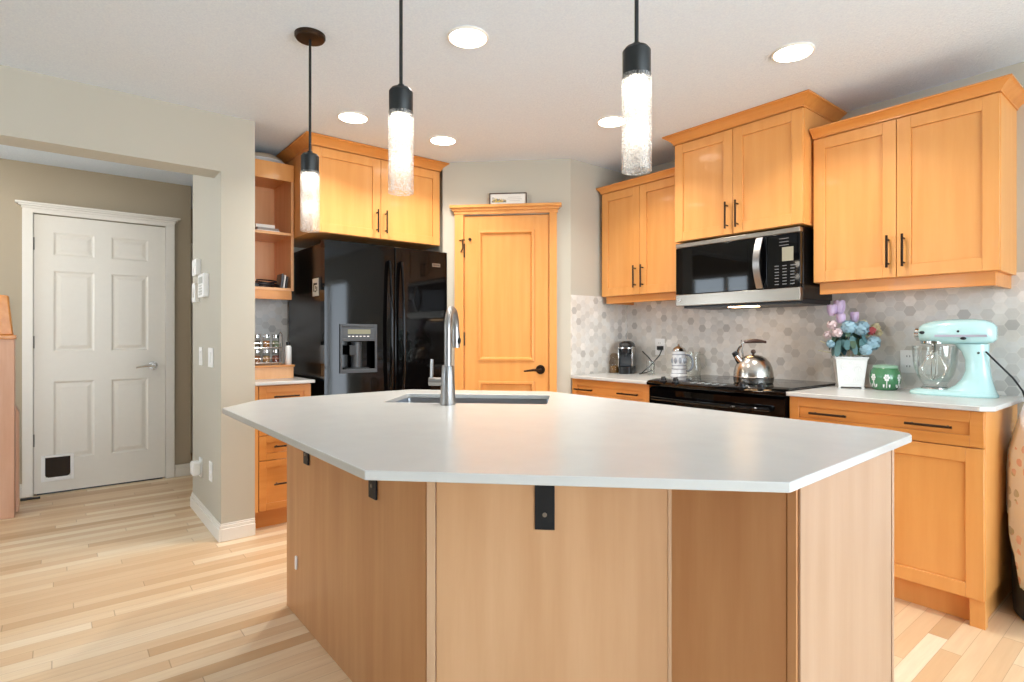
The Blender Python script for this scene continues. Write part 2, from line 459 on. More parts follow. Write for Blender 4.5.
# diagonal pantry wall: local x runs left to right along the wall, front is -y
pw = thing('wall_pantry', 'greige diagonal wall holding the pantry door', 'wall', (-2.873, 2.854, 0), D45, kind='structure')
bm = new()
box(bm, -0.93, -0.772, 0, 0.1, 0, CEIL); box(bm, -0.151, 0.0, 0, 0.1, 0, CEIL); box(bm, -0.772, -0.151, 0, 0.1, 2.046, CEIL)
obj('wall_surface', bm, M['wall'], pw)
bm = new(); box(bm, -4.28, -3.54, 2.225, 2.31, 0, CEIL)
struct('wall_alcove_side', bm, M['wall'], 'short wall closing the fridge alcove on its right', 'wall')
bm = new(); box(bm, -4.40, -4.28, 0.911, 3.47, 0, CEIL)
struct('wall_fridge', bm, M['wall'], 'wall behind the fridge and open shelves', 'wall')
bm = new()
box(bm, -3.724, -3.544, 0.729, 0.911, 0, CEIL)
box(bm, -4.40, -3.724, 0.729, 0.911, 0, CEIL)
box(bm, -3.724, -3.544, -0.75, 0.729, 2.108, CEIL)
box(bm, -3.724, -3.544, -4.0, -0.75, 0, CEIL)
struct('wall_left', bm, M['wall'], 'greige wall and header around the opening to the hall', 'wall')
bm = new(); box(bm, -5.53, -5.41, -1.7, -0.133, 0, CEIL); box(bm, -5.53, -5.41, 0.699, 0.884, 0, CEIL); box(bm, -5.53, -5.41, -0.133, 0.699, 2.067, CEIL)
struct('wall_hall', bm, M['hallwall'], 'hall wall around the white panelled door', 'wall')
bm = new(); box(bm, -5.53, -5.2, -1.8, -1.7, 0, CEIL); box(bm, -4.0, -3.724, -1.8, -1.7, 0, CEIL); box(bm, -5.2, -4.0, -1.8, -1.7, 0, 0.9); box(bm, -5.2, -4.0, -1.8, -1.7, 2.1, CEIL)
struct('wall_hall_end', bm, M['hallwall'], 'end wall of the hall by the stairs', 'wall')
bm = new(); box(bm, -5.70, -5.62, -1.8, 0.80, 0, CEIL); box(bm, -6.5, -5.53, 0.784, 0.884, 0, CEIL); box(bm, -6.5, -6.38, 0.884, 2.4, 0, CEIL); box(bm, -6.5, -4.40, 2.3, 2.4, 0, CEIL)  # first box is added unseen behind the hall door to block sky light
struct('wall_passage', bm, M['hallwall'], 'wall of the passage beyond the hall corner, with an added light blocker behind the door', 'wall')
# rear and right walls of the big room, behind the camera
bm = new()
for x0, x1, z0, z1 in ((-3.724, -3.3, 0, CEIL), (-3.3, -2.2, 0, 0.8), (-3.3, -2.2, 2.1, CEIL), (-2.2, 3.7, 0, CEIL)):
    box(bm, x0, x1, -4.12, -4.0, z0, z1)
struct('wall_rear', bm, M['rearwall'], 'rear wall of the room behind the viewer', 'wall')
bm = new()
for y0, y1, z0, z1 in ((-4.0, -0.8, 0, CEIL), (-0.8, 2.6, 0, 0.3), (-0.8, 2.6, 2.2, CEIL), (2.6, 3.47, 0, CEIL)):
    box(bm, 3.5, 3.62, y0, y1, z0, z1)
struct('wall_right', bm, M['wall'], 'window wall on the far right of the room', 'wall')

def window(idx, label, loc, rz, w, h, nv):
    r = thing('window_%d' % idx, label, 'window', loc, rz, kind='structure')
    bm = new(); t = 0.05
    box(bm, 0, w, 0.02, 0.09, 0, t); box(bm, 0, w, 0.02, 0.09, h - t, h); box(bm, 0, t, 0.02, 0.09, t, h - t); box(bm, w - t, w, 0.02, 0.09, t, h - t)
    for i in range(1, nv): box(bm, w * i / nv - t / 2, w * i / nv + t / 2, 0.025, 0.085, t, h - t)
    obj('window_frame', bm, M['white_trim'], r)
    bm = new()
    for i in range(nv): box(bm, w * i / nv + t * .5, w * (i + 1) / nv - t * .5, 0.052, 0.058, t, h - t)
    obj('pane', bm, M['pane'], r)
    return r
window(1, 'small window in the rear wall', (-2.2, -4.0, 0.8), PI, 1.1, 1.3, 2)
window(2, 'large window in the right wall facing the island', (3.5, 2.6, 0.3), -PI / 2, 3.4, 1.9, 3)
window(3, 'square window at the end of the hall', (-4.0, -1.7, 0.9), PI, 1.2, 1.2, 2)
window(4, 'glazed patio door in the stove wall', (1.35, 3.47, 0.0), 0, 1.7, 2.05, 2)

# backsplash tiling
bm = new(); box(bm, -2.873, -0.36, 3.462, 3.47, 0.872, 1.464)
struct('backsplash', bm, M['hex_back'], 'hexagonal marble tile backsplash along the stove wall', 'backsplash')
bm = new(); box(bm, -2.873, -2.865, 2.854, 3.462, 0.872, 1.464)
struct('backsplash', bm, M['hex_side'], 'hexagonal marble tile backsplash on the short return wall', 'backsplash')
bm = new(); box(bm, -4.28, -4.272, 0.911, 1.6, 0.872, 1.48)
struct('backsplash', bm, M['hex_side'], 'hexagonal marble tile behind the spice rack', 'backsplash')

# baseboards: profile swept along plan polylines
def baseboard(name, label, pts, h=0.1):
    bm = new()
    for (a, b, nx, ny) in pts:
        # a,b endpoints on the wall face; n = outward normal; ends mitred by ext
        for d, z0, z1 in ((0.016, 0, h * 0.72), (0.010, h * 0.72, h * 0.9), (0.006, h * 0.9, h)):
            x0, x1 = sorted((a[0], b[0])); y0, y1 = sorted((a[1], b[1]))
            if nx: x0, x1 = (x0, x0 + d) if nx > 0 else (x0 - d, x0)
            else: y0, y1 = (y0, y0 + d) if ny > 0 else (y0 - d, y0)
            box(bm, x0, x1, y0, y1, z0, z1)
    struct(name, bm, M['white_trim'], label, 'baseboard', bev=0.003)
baseboard('baseboard_left', 'white baseboard wrapping the wall end beside the hall opening', [((-3.544, 0.7285), (-3.544, 0.911), 1, 0), ((-4.40, 0.729), (-3.528, 0.729), 0, -1)])
baseboard('baseboard_hall', 'white baseboard right of the white hall door', [((-5.41, 0.765), (-5.41, 0.884), 1, 0)])
baseboard('baseboard_hall_left', 'white baseboard left of the white hall door', [((-5.41, -1.7), (-5.41, -0.193), 1, 0)])

# ------------------------------------------------------------------ white six panel door in the hall (front faces +x, local x runs along +y)
d1 = thing('door_1', 'white six-panel hall door with a cat flap', 'door', (-5.41, -0.133, 0), PI / 2, kind='structure')
W1, H1 = 0.832, 2.062
bm = new()
xs = [0.004, 0.116, 0.362, 0.468, 0.712, W1 - 0.004]
zs = [0.012, 0.25, 0.83, 1.055, 1.655, 1.77, 1.942, H1]
FT, PT = -0.004, 0.006
box(bm, xs[0], xs[1], FT, 0.04, zs[0], zs[7]); box(bm, xs[4], xs[5], FT, 0.04, zs[0], zs[7])
box(bm, xs[2], xs[3], FT, 0.04, zs[0], zs[7])
for a, b in ((0, 1), (2, 3), (4, 5), (6, 7)):
    box(bm, xs[1], xs[2], FT, 0.04, zs[a], zs[b]); box(bm, xs[3], xs[4], FT, 0.04, zs[a], zs[b])
slab = obj('door_slab', bm, M['white_door'], d1, bev=0.0)
bm = new()
for x0, x1 in ((xs[1], xs[2]), (xs[3], xs[4])):
    for z0, z1 in ((zs[1], zs[2]), (zs[3], zs[4]), (zs[5], zs[6])):
        # sloped moulding and raised field
        rr = []
        for ins, y in ((0.0, FT), (0.012, FT + 0.007), (0.022, FT + 0.007), (0.045, FT + 0.002)):
            rr.append([(x0 + ins, y, z0 + ins), (x1 - ins, y, z0 + ins), (x1 - ins, y, z1 - ins), (x0 + ins, y, z1 - ins)])
        rings(bm, rr, True, False, True)
obj('raised_panels', bm, M['white_door'], slab, smooth=False)
bm = new()
box(bm, -0.060, 0.0, -0.022, 0.0, 0, 2.07); box(bm, W1, W1 + 0.062, -0.022, 0.0, 0, 2.07)
box(bm, -0.060, W1 + 0.062, -0.022, 0.0, 2.07, 2.10)
box(bm, -0.066, W1 + 0.068, -0.030, 0.0, 2.10, 2.116); box(bm, -0.082, W1 + 0.084, -0.044, 0.0, 2.116, 2.128); box(bm, -0.098, W1 + 0.1, -0.056, 0.0, 2.128, 2.142)
box(bm, 0.0, 0.003, 0.0, 0.10, 0, 2.067); box(bm, W1 - 0.003, W1, 0.0, 0.10, 0, 2.067)
obj('door_casing', bm, M['white_trim'], d1, bev=0.003)
bm = new()
for z in (1.80, 1.08, 0.36): cyl(bm, (0.002, -0.010, z), (0.002, -0.010, z + 0.09), 0.007, 8)
obj('hinge', bm, M['steel_z'], d1)
bm = new()
lathe_c = (0.742, 0, 0.93)
tube(bm, [(0.742, FT, 0.93), (0.742, FT - 0.012, 0.93)], 0.032, 20); tube(bm, [(0.742, FT - 0.010, 0.93), (0.742, FT - 0.05, 0.93)], 0.011, 12)
tube(bm, [(0.745, FT - 0.05, 0.93), (0.70, FT - 0.052, 0.932), (0.65, FT - 0.048, 0.925), (0.625, FT - 0.046, 0.918)], [0.012, 0.010, 0.008, 0.007], 10)
h = obj('handle', bm, M['chrome'], slab); h['label'] = 'satin chrome lever handle'
bm = new(); cx0, cx1, cz0, cz1 = 0.045, 0.237, 0.095, 0.287; ix0, ix1, iz0, iz1 = 0.068, 0.215, 0.122, 0.270
box(bm, cx0, ix0, FT - 0.012, FT, cz0, cz1); box(bm, ix1, cx1, FT - 0.012, FT, cz0, cz1); box(bm, ix0, ix1, FT - 0.012, FT, cz0, iz0); box(bm, ix0, ix1, FT - 0.012, FT, iz1, cz1)
fl = obj('cat_flap', bm, M['plastic_white'], slab, bev=0.003)
fl['label'] = 'white cat flap frame low on the door'
t_ = NT('smoked brown plastic'); t_.bsdf(lin((44, 30, 14)), 0.5, 0, 0.2); M['smoke'] = t_.m
bm = new(); rr = [ (ix0, FT - 0.004, iz1), (ix0, FT - 0.004, iz0 + 0.02), (ix0 + 0.006, FT - 0.004, iz0 + 0.006), (ix0 + 0.02, FT - 0.004, iz0), (ix1 - 0.02, FT - 0.004, iz0), (ix1 - 0.006, FT - 0.004, iz0 + 0.006), (ix1, FT - 0.004, iz0 + 0.02), (ix1, FT - 0.004, iz1)]
rings(bm, [rr, [(p[0], p[1] + 0.004, p[2]) for p in rr]]); g = obj('flap', bm, M['smoke'], fl); g['label'] = 'smoked brown swinging flap'
bm = new(); box(bm, 0.02, W1 - 0.02, 0.002, 0.05, 0.001, 0.012); obj('threshold', bm, M['dark_grey'], d1)

# passage door glimpsed past the wall end
d3 = thing('door_2', 'pale door glimpsed in the passage past the hall corner', 'door', (-6.38, 0.93, 0), PI / 2, kind='structure')
bm = new(); box(bm, 0.0, 0.76, -0.015, 0.0, 0.01, 2.03); sl2 = obj('door_slab', bm, M['white_door'], d3)
bm = new(); box(bm, -0.045, 0.0, -0.02, 0, 0, 2.09); box(bm, 0.76, 0.82, -0.02, 0, 0, 2.09); box(bm, 0, 0.76, -0.02, 0, 2.03, 2.09); obj('door_casing', bm, M['white_trim'], d3)
for z in (1.2, 0.7):
    bm = new(); cyl(bm, (0.004, -0.02, z), (0.004, -0.02, z + 0.09), 0.008, 8); obj('hinge', bm, M['bronze'], d3)

# ------------------------------------------------------------------ pantry door (local frame of the diagonal wall)
d2 = thing('door_3', 'honey maple pantry door with dark lever handle', 'door', (-2.873, 2.854, 0), D45, kind='structure')
bm = new(); a0, a1 = -0.768, -0.155; i0, i1 = -0.662, -0.263
box(bm, a0, i0, -0.002, 0.035, 0.01, 2.04); box(bm, i1, a1, -0.002, 0.035, 0.01, 2.04)
for z0, z1 in ((0.01, 0.20), (0.84, 0.995), (1.93, 2.04)): box(bm, i0, i1, -0.002, 0.035, z0, z1)
slab = obj('door_slab', bm, M['maple'], d2, bev=0.001)
for z0, z1 in ((0.20, 0.84), (0.995, 1.93)):
    bm = new(); rr = []
    for ins, y in ((-0.004, -0.002), (-0.002, -0.012), (0.012, -0.014), (0.018, -0.006), (0.024, 0.010)):
        rr.append([(i0 + ins, y, z0 + ins), (i1 - ins, y, z0 + ins), (i1 - ins, y, z1 - ins), (i0 + ins, y, z1 - ins)])
    rings(bm, rr, True, False, False); obj('panel_moulding', bm, M['maple'], slab, smooth=False)
    bm = new(); box(bm, i0 + 0.004, i1 - 0.004, 0.008, 0.02, z0 + 0.004, z1 - 0.004); obj('panel', bm, M['maple'], slab)
bm = new()
box(bm, -0.837, -0.772, -0.022, 0, 0, 2.05); box(bm, -0.151, -0.098, -0.022, 0, 0, 2.05)
box(bm, -0.842, -0.092, -0.026, 0, 2.05, 2.074); box(bm, -0.852, -0.080, -0.040, 0, 2.074, 2.092); box(bm, -0.868, -0.064, -0.056, 0, 2.092, 2.112)
box(bm, -0.772, -0.770, 0, 0.1, 0, 2.046); box(bm, -0.153, -0.151, 0, 0.1, 0, 2.046)
obj('door_casing', bm, M['maple'], d2, bev=0.003)
bm = new(); hx, hz = -0.215, 0.93
tube(bm, [(hx, -0.002, hz), (hx, -0.014, hz)], 0.033, 22); tube(bm, [(hx, -0.01, hz), (hx, -0.055, hz)], 0.010, 12)
tube(bm, [(hx + 0.006, -0.055, hz), (hx - 0.05, -0.057, hz - 0.002), (hx - 0.115, -0.053, hz - 0.010)], [0.011, 0.009, 0.006], 10)
h = obj('handle', bm, M['bronze'], slab); h['label'] = 'dark bronze lever handle'
for z in (1.74, 1.10, 0.3):
    bm = new(); cyl(bm, (-0.770, -0.010, z), (-0.770, -0.010, z + 0.10), 0.007, 8); obj('hinge', bm, M['bronze'], d2)
bm = new(); tube(bm, [(-0.80, -0.024, 1.86), (-0.775, -0.035, 1.865), (-0.76, -0.030, 1.862)], 0.004, 6); tube(bm, [(-0.775, -0.034, 1.865), (-0.774, -0.037, 1.80), (-0.79, -0.028, 1.775)], 0.005, 6)
obj('latch_hook', bm, M['bronze'], d2)
bm = new(); tube(bm, [(-0.726, -0.002, 1.87), (-0.726, -0.02, 1.87)], 0.011, 12); obj('latch_knob', bm, M['bronze'], slab)
bm = new(); box(bm, -0.151, -0.145, -0.004, 0.003, 0.90, 0.96); obj('strike_plate', bm, M['bronze'], d2)

sg = thing('small_sign', 'small framed white sign leaning on top of pantry door casing', 'sign', (-2.873 + (-0.447 * .7071), 2.854 + (-0.447 * .7071), 2.112), D45)
# local x along wall
bm = new(); w2, hh = 0.134, 0.084
for x0, x1, z0, z1 in ((-w2, w2, 0, .006), (-w2, w2, hh - .006, hh), (-w2, -w2 + .006, .006, hh - .006), (w2 - .006, w2, .006, hh - .006)): box(bm, x0, x1, -0.03, -0.012, z0, z1)
obj('frame', bm, M['walnut'], sg)
bm = new(); box(bm, -w2 + .006, w2 - .006, -0.022, -0.012, .006, hh - .006); pl = obj('sign_face', bm, M['paper'], sg)
bm = new()
for i in range(16):
    x = -0.118 + i * 0.0066; hgt = 0.012 + 0.026 * abs(math.sin(i * 1.7)) * (1 - i / 22)
    box(bm, x, x + 0.0058, -0.0228, -0.022, 0.018, 0.018 + hgt)
t_ = NT('yellow and grey print'); v_ = t_.noise(t_.coords(), 60, 2); t_.bsdf(t_.ramp(v_, [(0.4, lin((214, 180, 60))), (0.55, lin((110, 110, 106)))]), .7)
obj('printed_motif', bm, t_.m, pl)
bm = new()
for k, (x0, x1) in enumerate(((0.0, 0.09), (-0.01, 0.10), (0.01, 0.085))): box(bm, x0, x1, -0.0228, -0.022, 0.052 - k * 0.013, 0.055 - k * 0.013)
t_ = NT('faint grey print'); t_.bsdf(lin((196, 192, 186)), .7); obj('printed_lines', bm, t_.m, pl)

# ------------------------------------------------------------------ cabinets
def shaker(name, parent, x0, x1, z0, z1, mat, y=-0.02, rail=0.058, mat_panel=None):
    bm = new()
    box(bm, x0, x0 + rail, y, y + 0.0195, z0, z1); box(bm, x1 - rail, x1, y, y + 0.0195, z0, z1)
    box(bm, x0 + rail, x1 - rail, y, y + 0.0195, z0, z0 + rail); box(bm, x0 + rail, x1 - rail, y, y + 0.0195, z1 - rail, z1)
    box(bm, x0 + rail, x1 - rail, y + 0.009, y + 0.0185, z0 + rail, z1 - rail)
    return obj(name, bm, mat, parent, bev=0.0012, seg=1)
def pull(parent, c, length, vert=True, y=-0.02):
    bm = new(); x, z = c; L = length / 2; yy = y - 0.030
    if vert:
        cyl(bm, (x, yy, z - L), (x, yy, z + L), 0.0055, 10)
        for s in (-1, 1): cyl(bm, (x, y, z + s * (L - 0.02)), (x, yy, z + s * (L - 0.02)), 0.0045, 8)
    else:
        cyl(bm, (x - L, yy, z), (x + L, yy, z), 0.0055, 10)
        for s in (-1, 1): cyl(bm, (x + s * (L - 0.02), y, z), (x + s * (L - 0.02), yy, z), 0.0045, 8)
    return obj('handle', bm, M['bronze'], parent)
def crown(parent, w, d, z, h, proj, left, right, y=-0.02, mat='maple_h', endl=0.0, endr=0.0):
    prof = [(-0.002, 0), (0.006, 0), (0.006, h * .14), (proj * .35, h * .40), (proj * .75, h * .72), (proj * .88, h * .80), (proj, h * .84), (proj, h), (-0.002, h)]
    secs = []
    def sec(fx):
        return [(fx(o)[0], fx(o)[1], z + dz) for o, dz in prof]
    if left: secs.append(sec(lambda o: (-o, d)))
    secs.append(sec((lambda o: (-o, y - o)) if left else (lambda o: (-endl, y - o))))
    secs.append(sec((lambda o: (w + o, y - o)) if right else (lambda o: (w + endr, y - o))))
    if right: secs.append(sec(lambda o: (w + o, d)))
    bm = new(); rings(bm, secs); 
    c = obj('crown_moulding', bm, M[mat], parent)
    bm = new(); box(bm, 0, w, 0.0, d, z + h - 0.006, z + h - 0.001)
    return c
def upper(name, label, loc, rz, w, d, h, ch, proj, cl, cr, rail, pull_z, group=None):
    r = thing(name, label, 'cabinet', loc, rz, group)
    bm = new(); box(bm, 0, w, 0, d, 0, h + ch - 0.004); obj('body', bm, M['maple'], r, bev=0.001)
    m = w / 2
    for k, (x0, x1) in enumerate(((0.002, m - 0.0015), (m + 0.0015, w - 0.002))):
        dd = shaker('door', r, x0, x1, 0.002, h - 0.004, M['maple'])
        px = m - 0.032 if k == 0 else m + 0.032
        pull(dd, (px, pull_z), 0.155)
    crown(r, w, d, h, ch, proj, cl, cr)
    if rail:
        bm = new(); box(bm, 0.022, w - 0.018, 0.006, 0.024, -rail, 0)
        if cr: box(bm, w - 0.036, w - 0.018, 0.024, d, -rail, 0)
        if cl: box(bm, 0.022, 0.040, 0.024, d, -rail, 0)
        obj('light_rail', bm, M['maple_h'], r, bev=0.002)
    return r
G_UP = 'maple wall cabinets'
upper('wall_cabinet', 'maple double-door wall cabinet above the stand mixer and flower pot', (-1.337, 3.16, 1.452), 0, 0.766, 0.31, 0.764, 0.046, 0.048, False, True, 0.062, 0.125, G_UP)
upper('wall_cabinet', 'tall maple double-door cabinet above the microwave', (-2.142, 3.07, 1.762), 0, 0.792, 0.40, 0.614, 0.056, 0.055, True, True, 0, 0.11, G_UP)
upper('wall_cabinet', 'maple double-door wall cabinet above the coffee machine', (-2.838, 3.16, 1.458), 0, 0.694, 0.31, 0.758, 0.046, 0.03, True, False, 0.05, 0.125, G_UP)
upper('wall_cabinet', 'maple double-door cabinet mounted above the black fridge', (-3.57, 1.25, 1.83), PI / 2, 0.935, 0.71, 0.542, 0.058, 0.055, True, True, 0, 0.115, G_UP)

# open shelf unit left of the fridge, shallow
su = thing('open_shelf_unit', 'maple open shelf unit between wall end and fridge', 'shelf', (-3.89, 0.915, 1.413), PI / 2)
bm = new(); w, d, h0, h1 = 0.331, 0.385, 0.06, 0.905
box(bm, 0, 0.018, 0, d, h0, h1); box(bm, w - 0.018, w, 0, d, h0, h1); obj('side_panel', bm, M['maple_in'], su, bev=0.001)
bm = new(); box(bm, 0.018, w - 0.018, d - 0.012, d, h0, h1); obj('back_panel', bm, M['maple_in'], su)
for z0, z1 in ((h0, h0 + 0.018), (0.43, 0.448)):
    bm = new(); box(bm, 0.018, w - 0.018, 0.004, d - 0.012, z0, z1); obj('shelf', bm, M['maple_in'], su, bev=0.001)
bm = new(); box(bm, 0, w, -0.004, 0.014, 0.792, h1); box(bm, 0.018, w - 0.018, 0.014, d - 0.012, 0.82, 0.838); obj('top_rail', bm, M['maple'], su, bev=0.001)
bm = new(); box(bm, -0.0, w - 0.012, 0.006, 0.024, 0, h0); obj('light_rail', bm, M['maple_h'], su, bev=0.001)

# base drawers left of the fridge
bd = thing('drawer_cabinet', 'maple four-drawer base cabinet between wall end and fridge', 'cabinet', (-3.60, 0.915, 0), PI / 2)
bm = new(); box(bm, 0, 0.34, 0, 0.665, 0.115, 0.874); obj('body', bm, M['maple'], bd, bev=0.001)
bm = new(); box(bm, 0, 0.34, 0.05, 0.60, 0, 0.115); obj('toe_kick', bm, M['maple_h'], bd)
bm = new(); box(bm, 0.0, 0.024, -0.02, 0, 0.115, 0.874); obj('filler_strip', bm, M['maple'], bd)
for z0, z1 in ((0.117, 0.416), (0.420, 0.567), (0.571, 0.717), (0.721, 0.868)):
    dr = shaker('drawer', bd, 0.028, 0.338, z0, z1, M['maple_h'], rail=0.042)
    pull(dr, (0.183, (z0 + z1) / 2 + 0.008), 0.15, False)

def base_cab(name, label, loc, w, d, drawers, doors, pulls, group='maple base cabinets'):
    r = thing(name, label, 'cabinet', loc, 0, group)
    bm = new(); box(bm, 0, w, 0, d, 0.115, 0.872); obj('body', bm, M['maple'], r, bev=0.001)
    bm = new(); box(bm, 0, w - 0.016, 0.045, d, 0, 0.115); box(bm, w - 0.05, w, -0.004, 0.04, 0, 0.115); box(bm, 0.0, 0.03, -0.004, 0.04, 0, 0.115)
    obj('toe_kick', bm, M['maple'], r, bev=0.001)
    dr = shaker('drawer', r, 0.002, w - 0.002, 0.724, 0.868, M['maple_h'], rail=0.045)
    for px in pulls: pull(dr, (px, 0.798), 0.165, False)
    for k in range(doors):
        x0 = 0.002 + k * w / doors; x1 = (k + 1) * w / doors - 0.002
        dd = shaker('door', r, x0, x1, 0.116, 0.719, M['maple'])
        pull(dd, (x1 - 0.035 if k == 0 else x0 + 0.035, 0.62), 0.155)
    return r
base_cab('base_cabinet', 'maple base cabinet right of the stove under the stand mixer', (-1.332, 2.877, 0), 0.765, 0.585, 1, 2, (0.19, 0.585))
base_cab('base_cabinet', 'maple base cabinet left of the stove under the coffee machine', (-2.862, 2.877, 0), 0.674, 0.585, 1, 2, (0.13, 0.52))

# countertops
def top(name, label, poly, z0, z1):
    bm = new(); prism(bm, poly, z0, z1); o = obj(name, bm, M['quartz'], None, bev=0.003); return tag(o, label, 'countertop')
top('countertop', 'pale quartz countertop right of the stove', [(-1.334, 3.462), (-1.334, 2.822), (-0.575, 2.822), (-0.535, 2.862), (-0.535, 3.462)], 0.8725, 0.8925)
top('countertop', 'pale quartz countertop in the corner left of the stove', [(-2.865, 3.462), (-2.865, 2.850), (-2.835, 2.822), (-2.174, 2.822), (-2.174, 3.462)], 0.8725, 0.8925)
top('countertop', 'small pale quartz countertop under the spice rack', [(-4.272, 0.913), (-3.55, 0.913), (-3.55, 1.27), (-4.272, 1.27)], 0.8745, 0.8945)

# ------------------------------------------------------------------ island
isl = thing('kitchen_island', 'large angled maple kitchen island under the pendants', 'kitchen island', (-1.5, 1.2, 0))
O = Vector((-1.5, 1.2, 0))
def L(poly): return [(p[0] - O.x, p[1] - O.y) for p in poly]
A = (-2.525, 0.785); B = (-1.338, 0.785); C_ = (-0.886, 1.237); D_ = (-0.558, 1.237); E_ = (-0.558, 1.795); F_ = (-2.03, 1.795); G_ = (-2.50, 1.38)
bm = new()
ring_o = L([A, B, C_, D_, E_, F_, G_])
lo = [bm.verts.new((p[0], p[1], 0)) for p in ring_o]; hi = [bm.verts.new((p[0], p[1], 0.879)) for p in ring_o]
for i in range(7): bm.faces.new((lo[i], lo[(i + 1) % 7], hi[(i + 1) % 7], hi[i]))
bm.faces.new(lo[::-1])
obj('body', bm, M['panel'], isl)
def slab_on(name, p, q, t, z0, z1, mat, s0=0.0, s1=None, off=0.0):
    p = Vector((p[0], p[1])); q = Vector((q[0], q[1])); d = (q - p).normalized(); n = Vector((d.y, -d.x)); Ln = (q - p).length
    s1 = Ln if s1 is None else s1
    a = p + d * s0 + n * off; b = p + d * s1 + n * off
    bm = new(); prism(bm, L([a, b, b + n * t, a + n * t]), z0, z1)
    return obj(name, bm, mat, isl, bev=0.001)
LB = math.hypot(C_[0] - B[0], C_[1] - B[1])
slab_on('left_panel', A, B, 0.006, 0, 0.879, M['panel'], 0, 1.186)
slab_on('front_panel', B, C_, 0.010, 0, 0.879, M['lit_veneer'], 0.026, LB - 0.004)
slab_on('edge_strip', B, C_, 0.013, 0, 0.879, M['strip'], 0.0, 0.024)
slab_on('edge_strip', B, C_, 0.012, 0, 0.879, M['strip'], LB - 0.004, LB + 0.008)
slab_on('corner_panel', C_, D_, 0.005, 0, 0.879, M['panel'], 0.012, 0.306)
slab_on('edge_strip', C_, D_, 0.007, 0, 0.879, M['panel'], 0.308, 0.328)
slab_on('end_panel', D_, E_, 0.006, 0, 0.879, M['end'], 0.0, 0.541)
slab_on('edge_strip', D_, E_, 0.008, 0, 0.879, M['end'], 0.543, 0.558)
# support brackets under the overhang
def bracket(p, nrm):
    p = Vector((p[0] - O.x, p[1] - O.y, 0)); n = Vector((nrm[0], nrm[1], 0)).normalized(); d = Vector((-n.y, n.x, 0)); hw = 0.026
    bm = new()
    def pl(a0, a1, z0, z1):
        q = [p + d * (-hw) + n * a0, p + d * hw + n * a0, p + d * hw + n * a1, p + d * (-hw) + n * a1]
        prism(bm, [(v.x, v.y) for v in q], z0, z1)
    pl(0.009, 0.015, 0.660, 0.873); pl(0.009, 0.26, 0.873, 0.879)
    # gusset
    g = [p + d * -0.004, p + d * 0.004]
    for q in ():
        pass
    vs = []
    for q in g:
        vs.append([bm.verts.new((q + n * 0.015) + Vector((0, 0, z)) if k == 0 else (q + n * 0.10) + Vector((0, 0, z))) for k, z in ((0, 0.80), (0, 0.873), (1, 0.873))])
    bm.faces.new(vs[0]); bm.faces.new(vs[1][::-1])
    for i in range(3): bm.faces.new((vs[0][i], vs[1][i], vs[1][(i + 1) % 3], vs[0][(i + 1) % 3]))
    o = obj('bracket', bm, M['black_metal'], isl, bev=0.001); o['label'] = 'black steel support bracket'
    bm = new(); c = p + n * 0.015; tube(bm, [c + Vector((0, 0, 0.70)), c + n * 0.003 + Vector((0, 0, 0.70))], 0.006, 10); obj('screw', bm, M['steel_z'], o)
bracket((-1.113, 1.010), (1, -1)); bracket((-1.655, 0.785), (0, -1)); bracket((-2.262, 0.785), (0, -1))
bm = new(); box(bm, -2.40 - O.x, -2.385 - O.x, 0.772 - O.y, 0.779 - O.y, 0.20, 0.255); x_ = obj('door_catch', bm, M['plastic_white'], isl, bev=0.002); x_['label'] = 'small white plastic tab on the left panel'

# countertop with sink cut-out
sc_, sdir, sn = Vector((-2.014, 1.397)), Vector((1, 1)).normalized(), Vector((-1, 1)).normalized()
SW, SD = 0.335, 0.175
def rrect(c, hw, hd, r, n=5):
    out = []
    for cx, cy, a in ((hw - r, hd - r, 0), (-hw + r, hd - r, PI / 2), (-hw + r, -hd + r, PI), (hw - r, -hd + r, 3 * PI / 2)):
        for i in range(n + 1):
            t = a + PI / 2 * i / n; p = c + sdir * (cx + r * math.cos(t)) + sn * (cy + r * math.sin(t)); out.append((p.x, p.y))
    return out
outer = [(-2.33, 0.483), (-1.069, 0.482), (-0.489, 1.054), (-0.515, 1.815), (-0.53, 1.848), (-0.575, 1.868), (-2.035, 1.872), (-2.545, 1.395), (-2.54, 0.67)]
hole = rrect(sc_, SW, SD, 0.02)
bm = new()
loops = []
for z in (0.880, 0.900):
    a = [bm.verts.new((p[0], p[1], z)) for p in outer]; b = [bm.verts.new((p[0], p[1], z)) for p in hole]
    ed = [bm.edges.new((a[i], a[(i + 1) % len(a)])) for i in range(len(a))] + [bm.edges.new((b[i], b[(i + 1) % len(b)])) for i in range(len(b))]
    bmesh.ops.triangle_fill(bm, edges=ed, use_beauty=True)
    loops.append((a, b))
for k in (0, 1):
    u, v = loops[0][k], loops[1][k]; n = len(u)
    for i in range(n): bm.faces.new((u[i], u[(i + 1) % n], v[(i + 1) % n], v[i]))
tag(obj('island_countertop', bm, M['quartz'], None, bev=0.002), 'large angled pale quartz countertop covering the island', 'countertop')

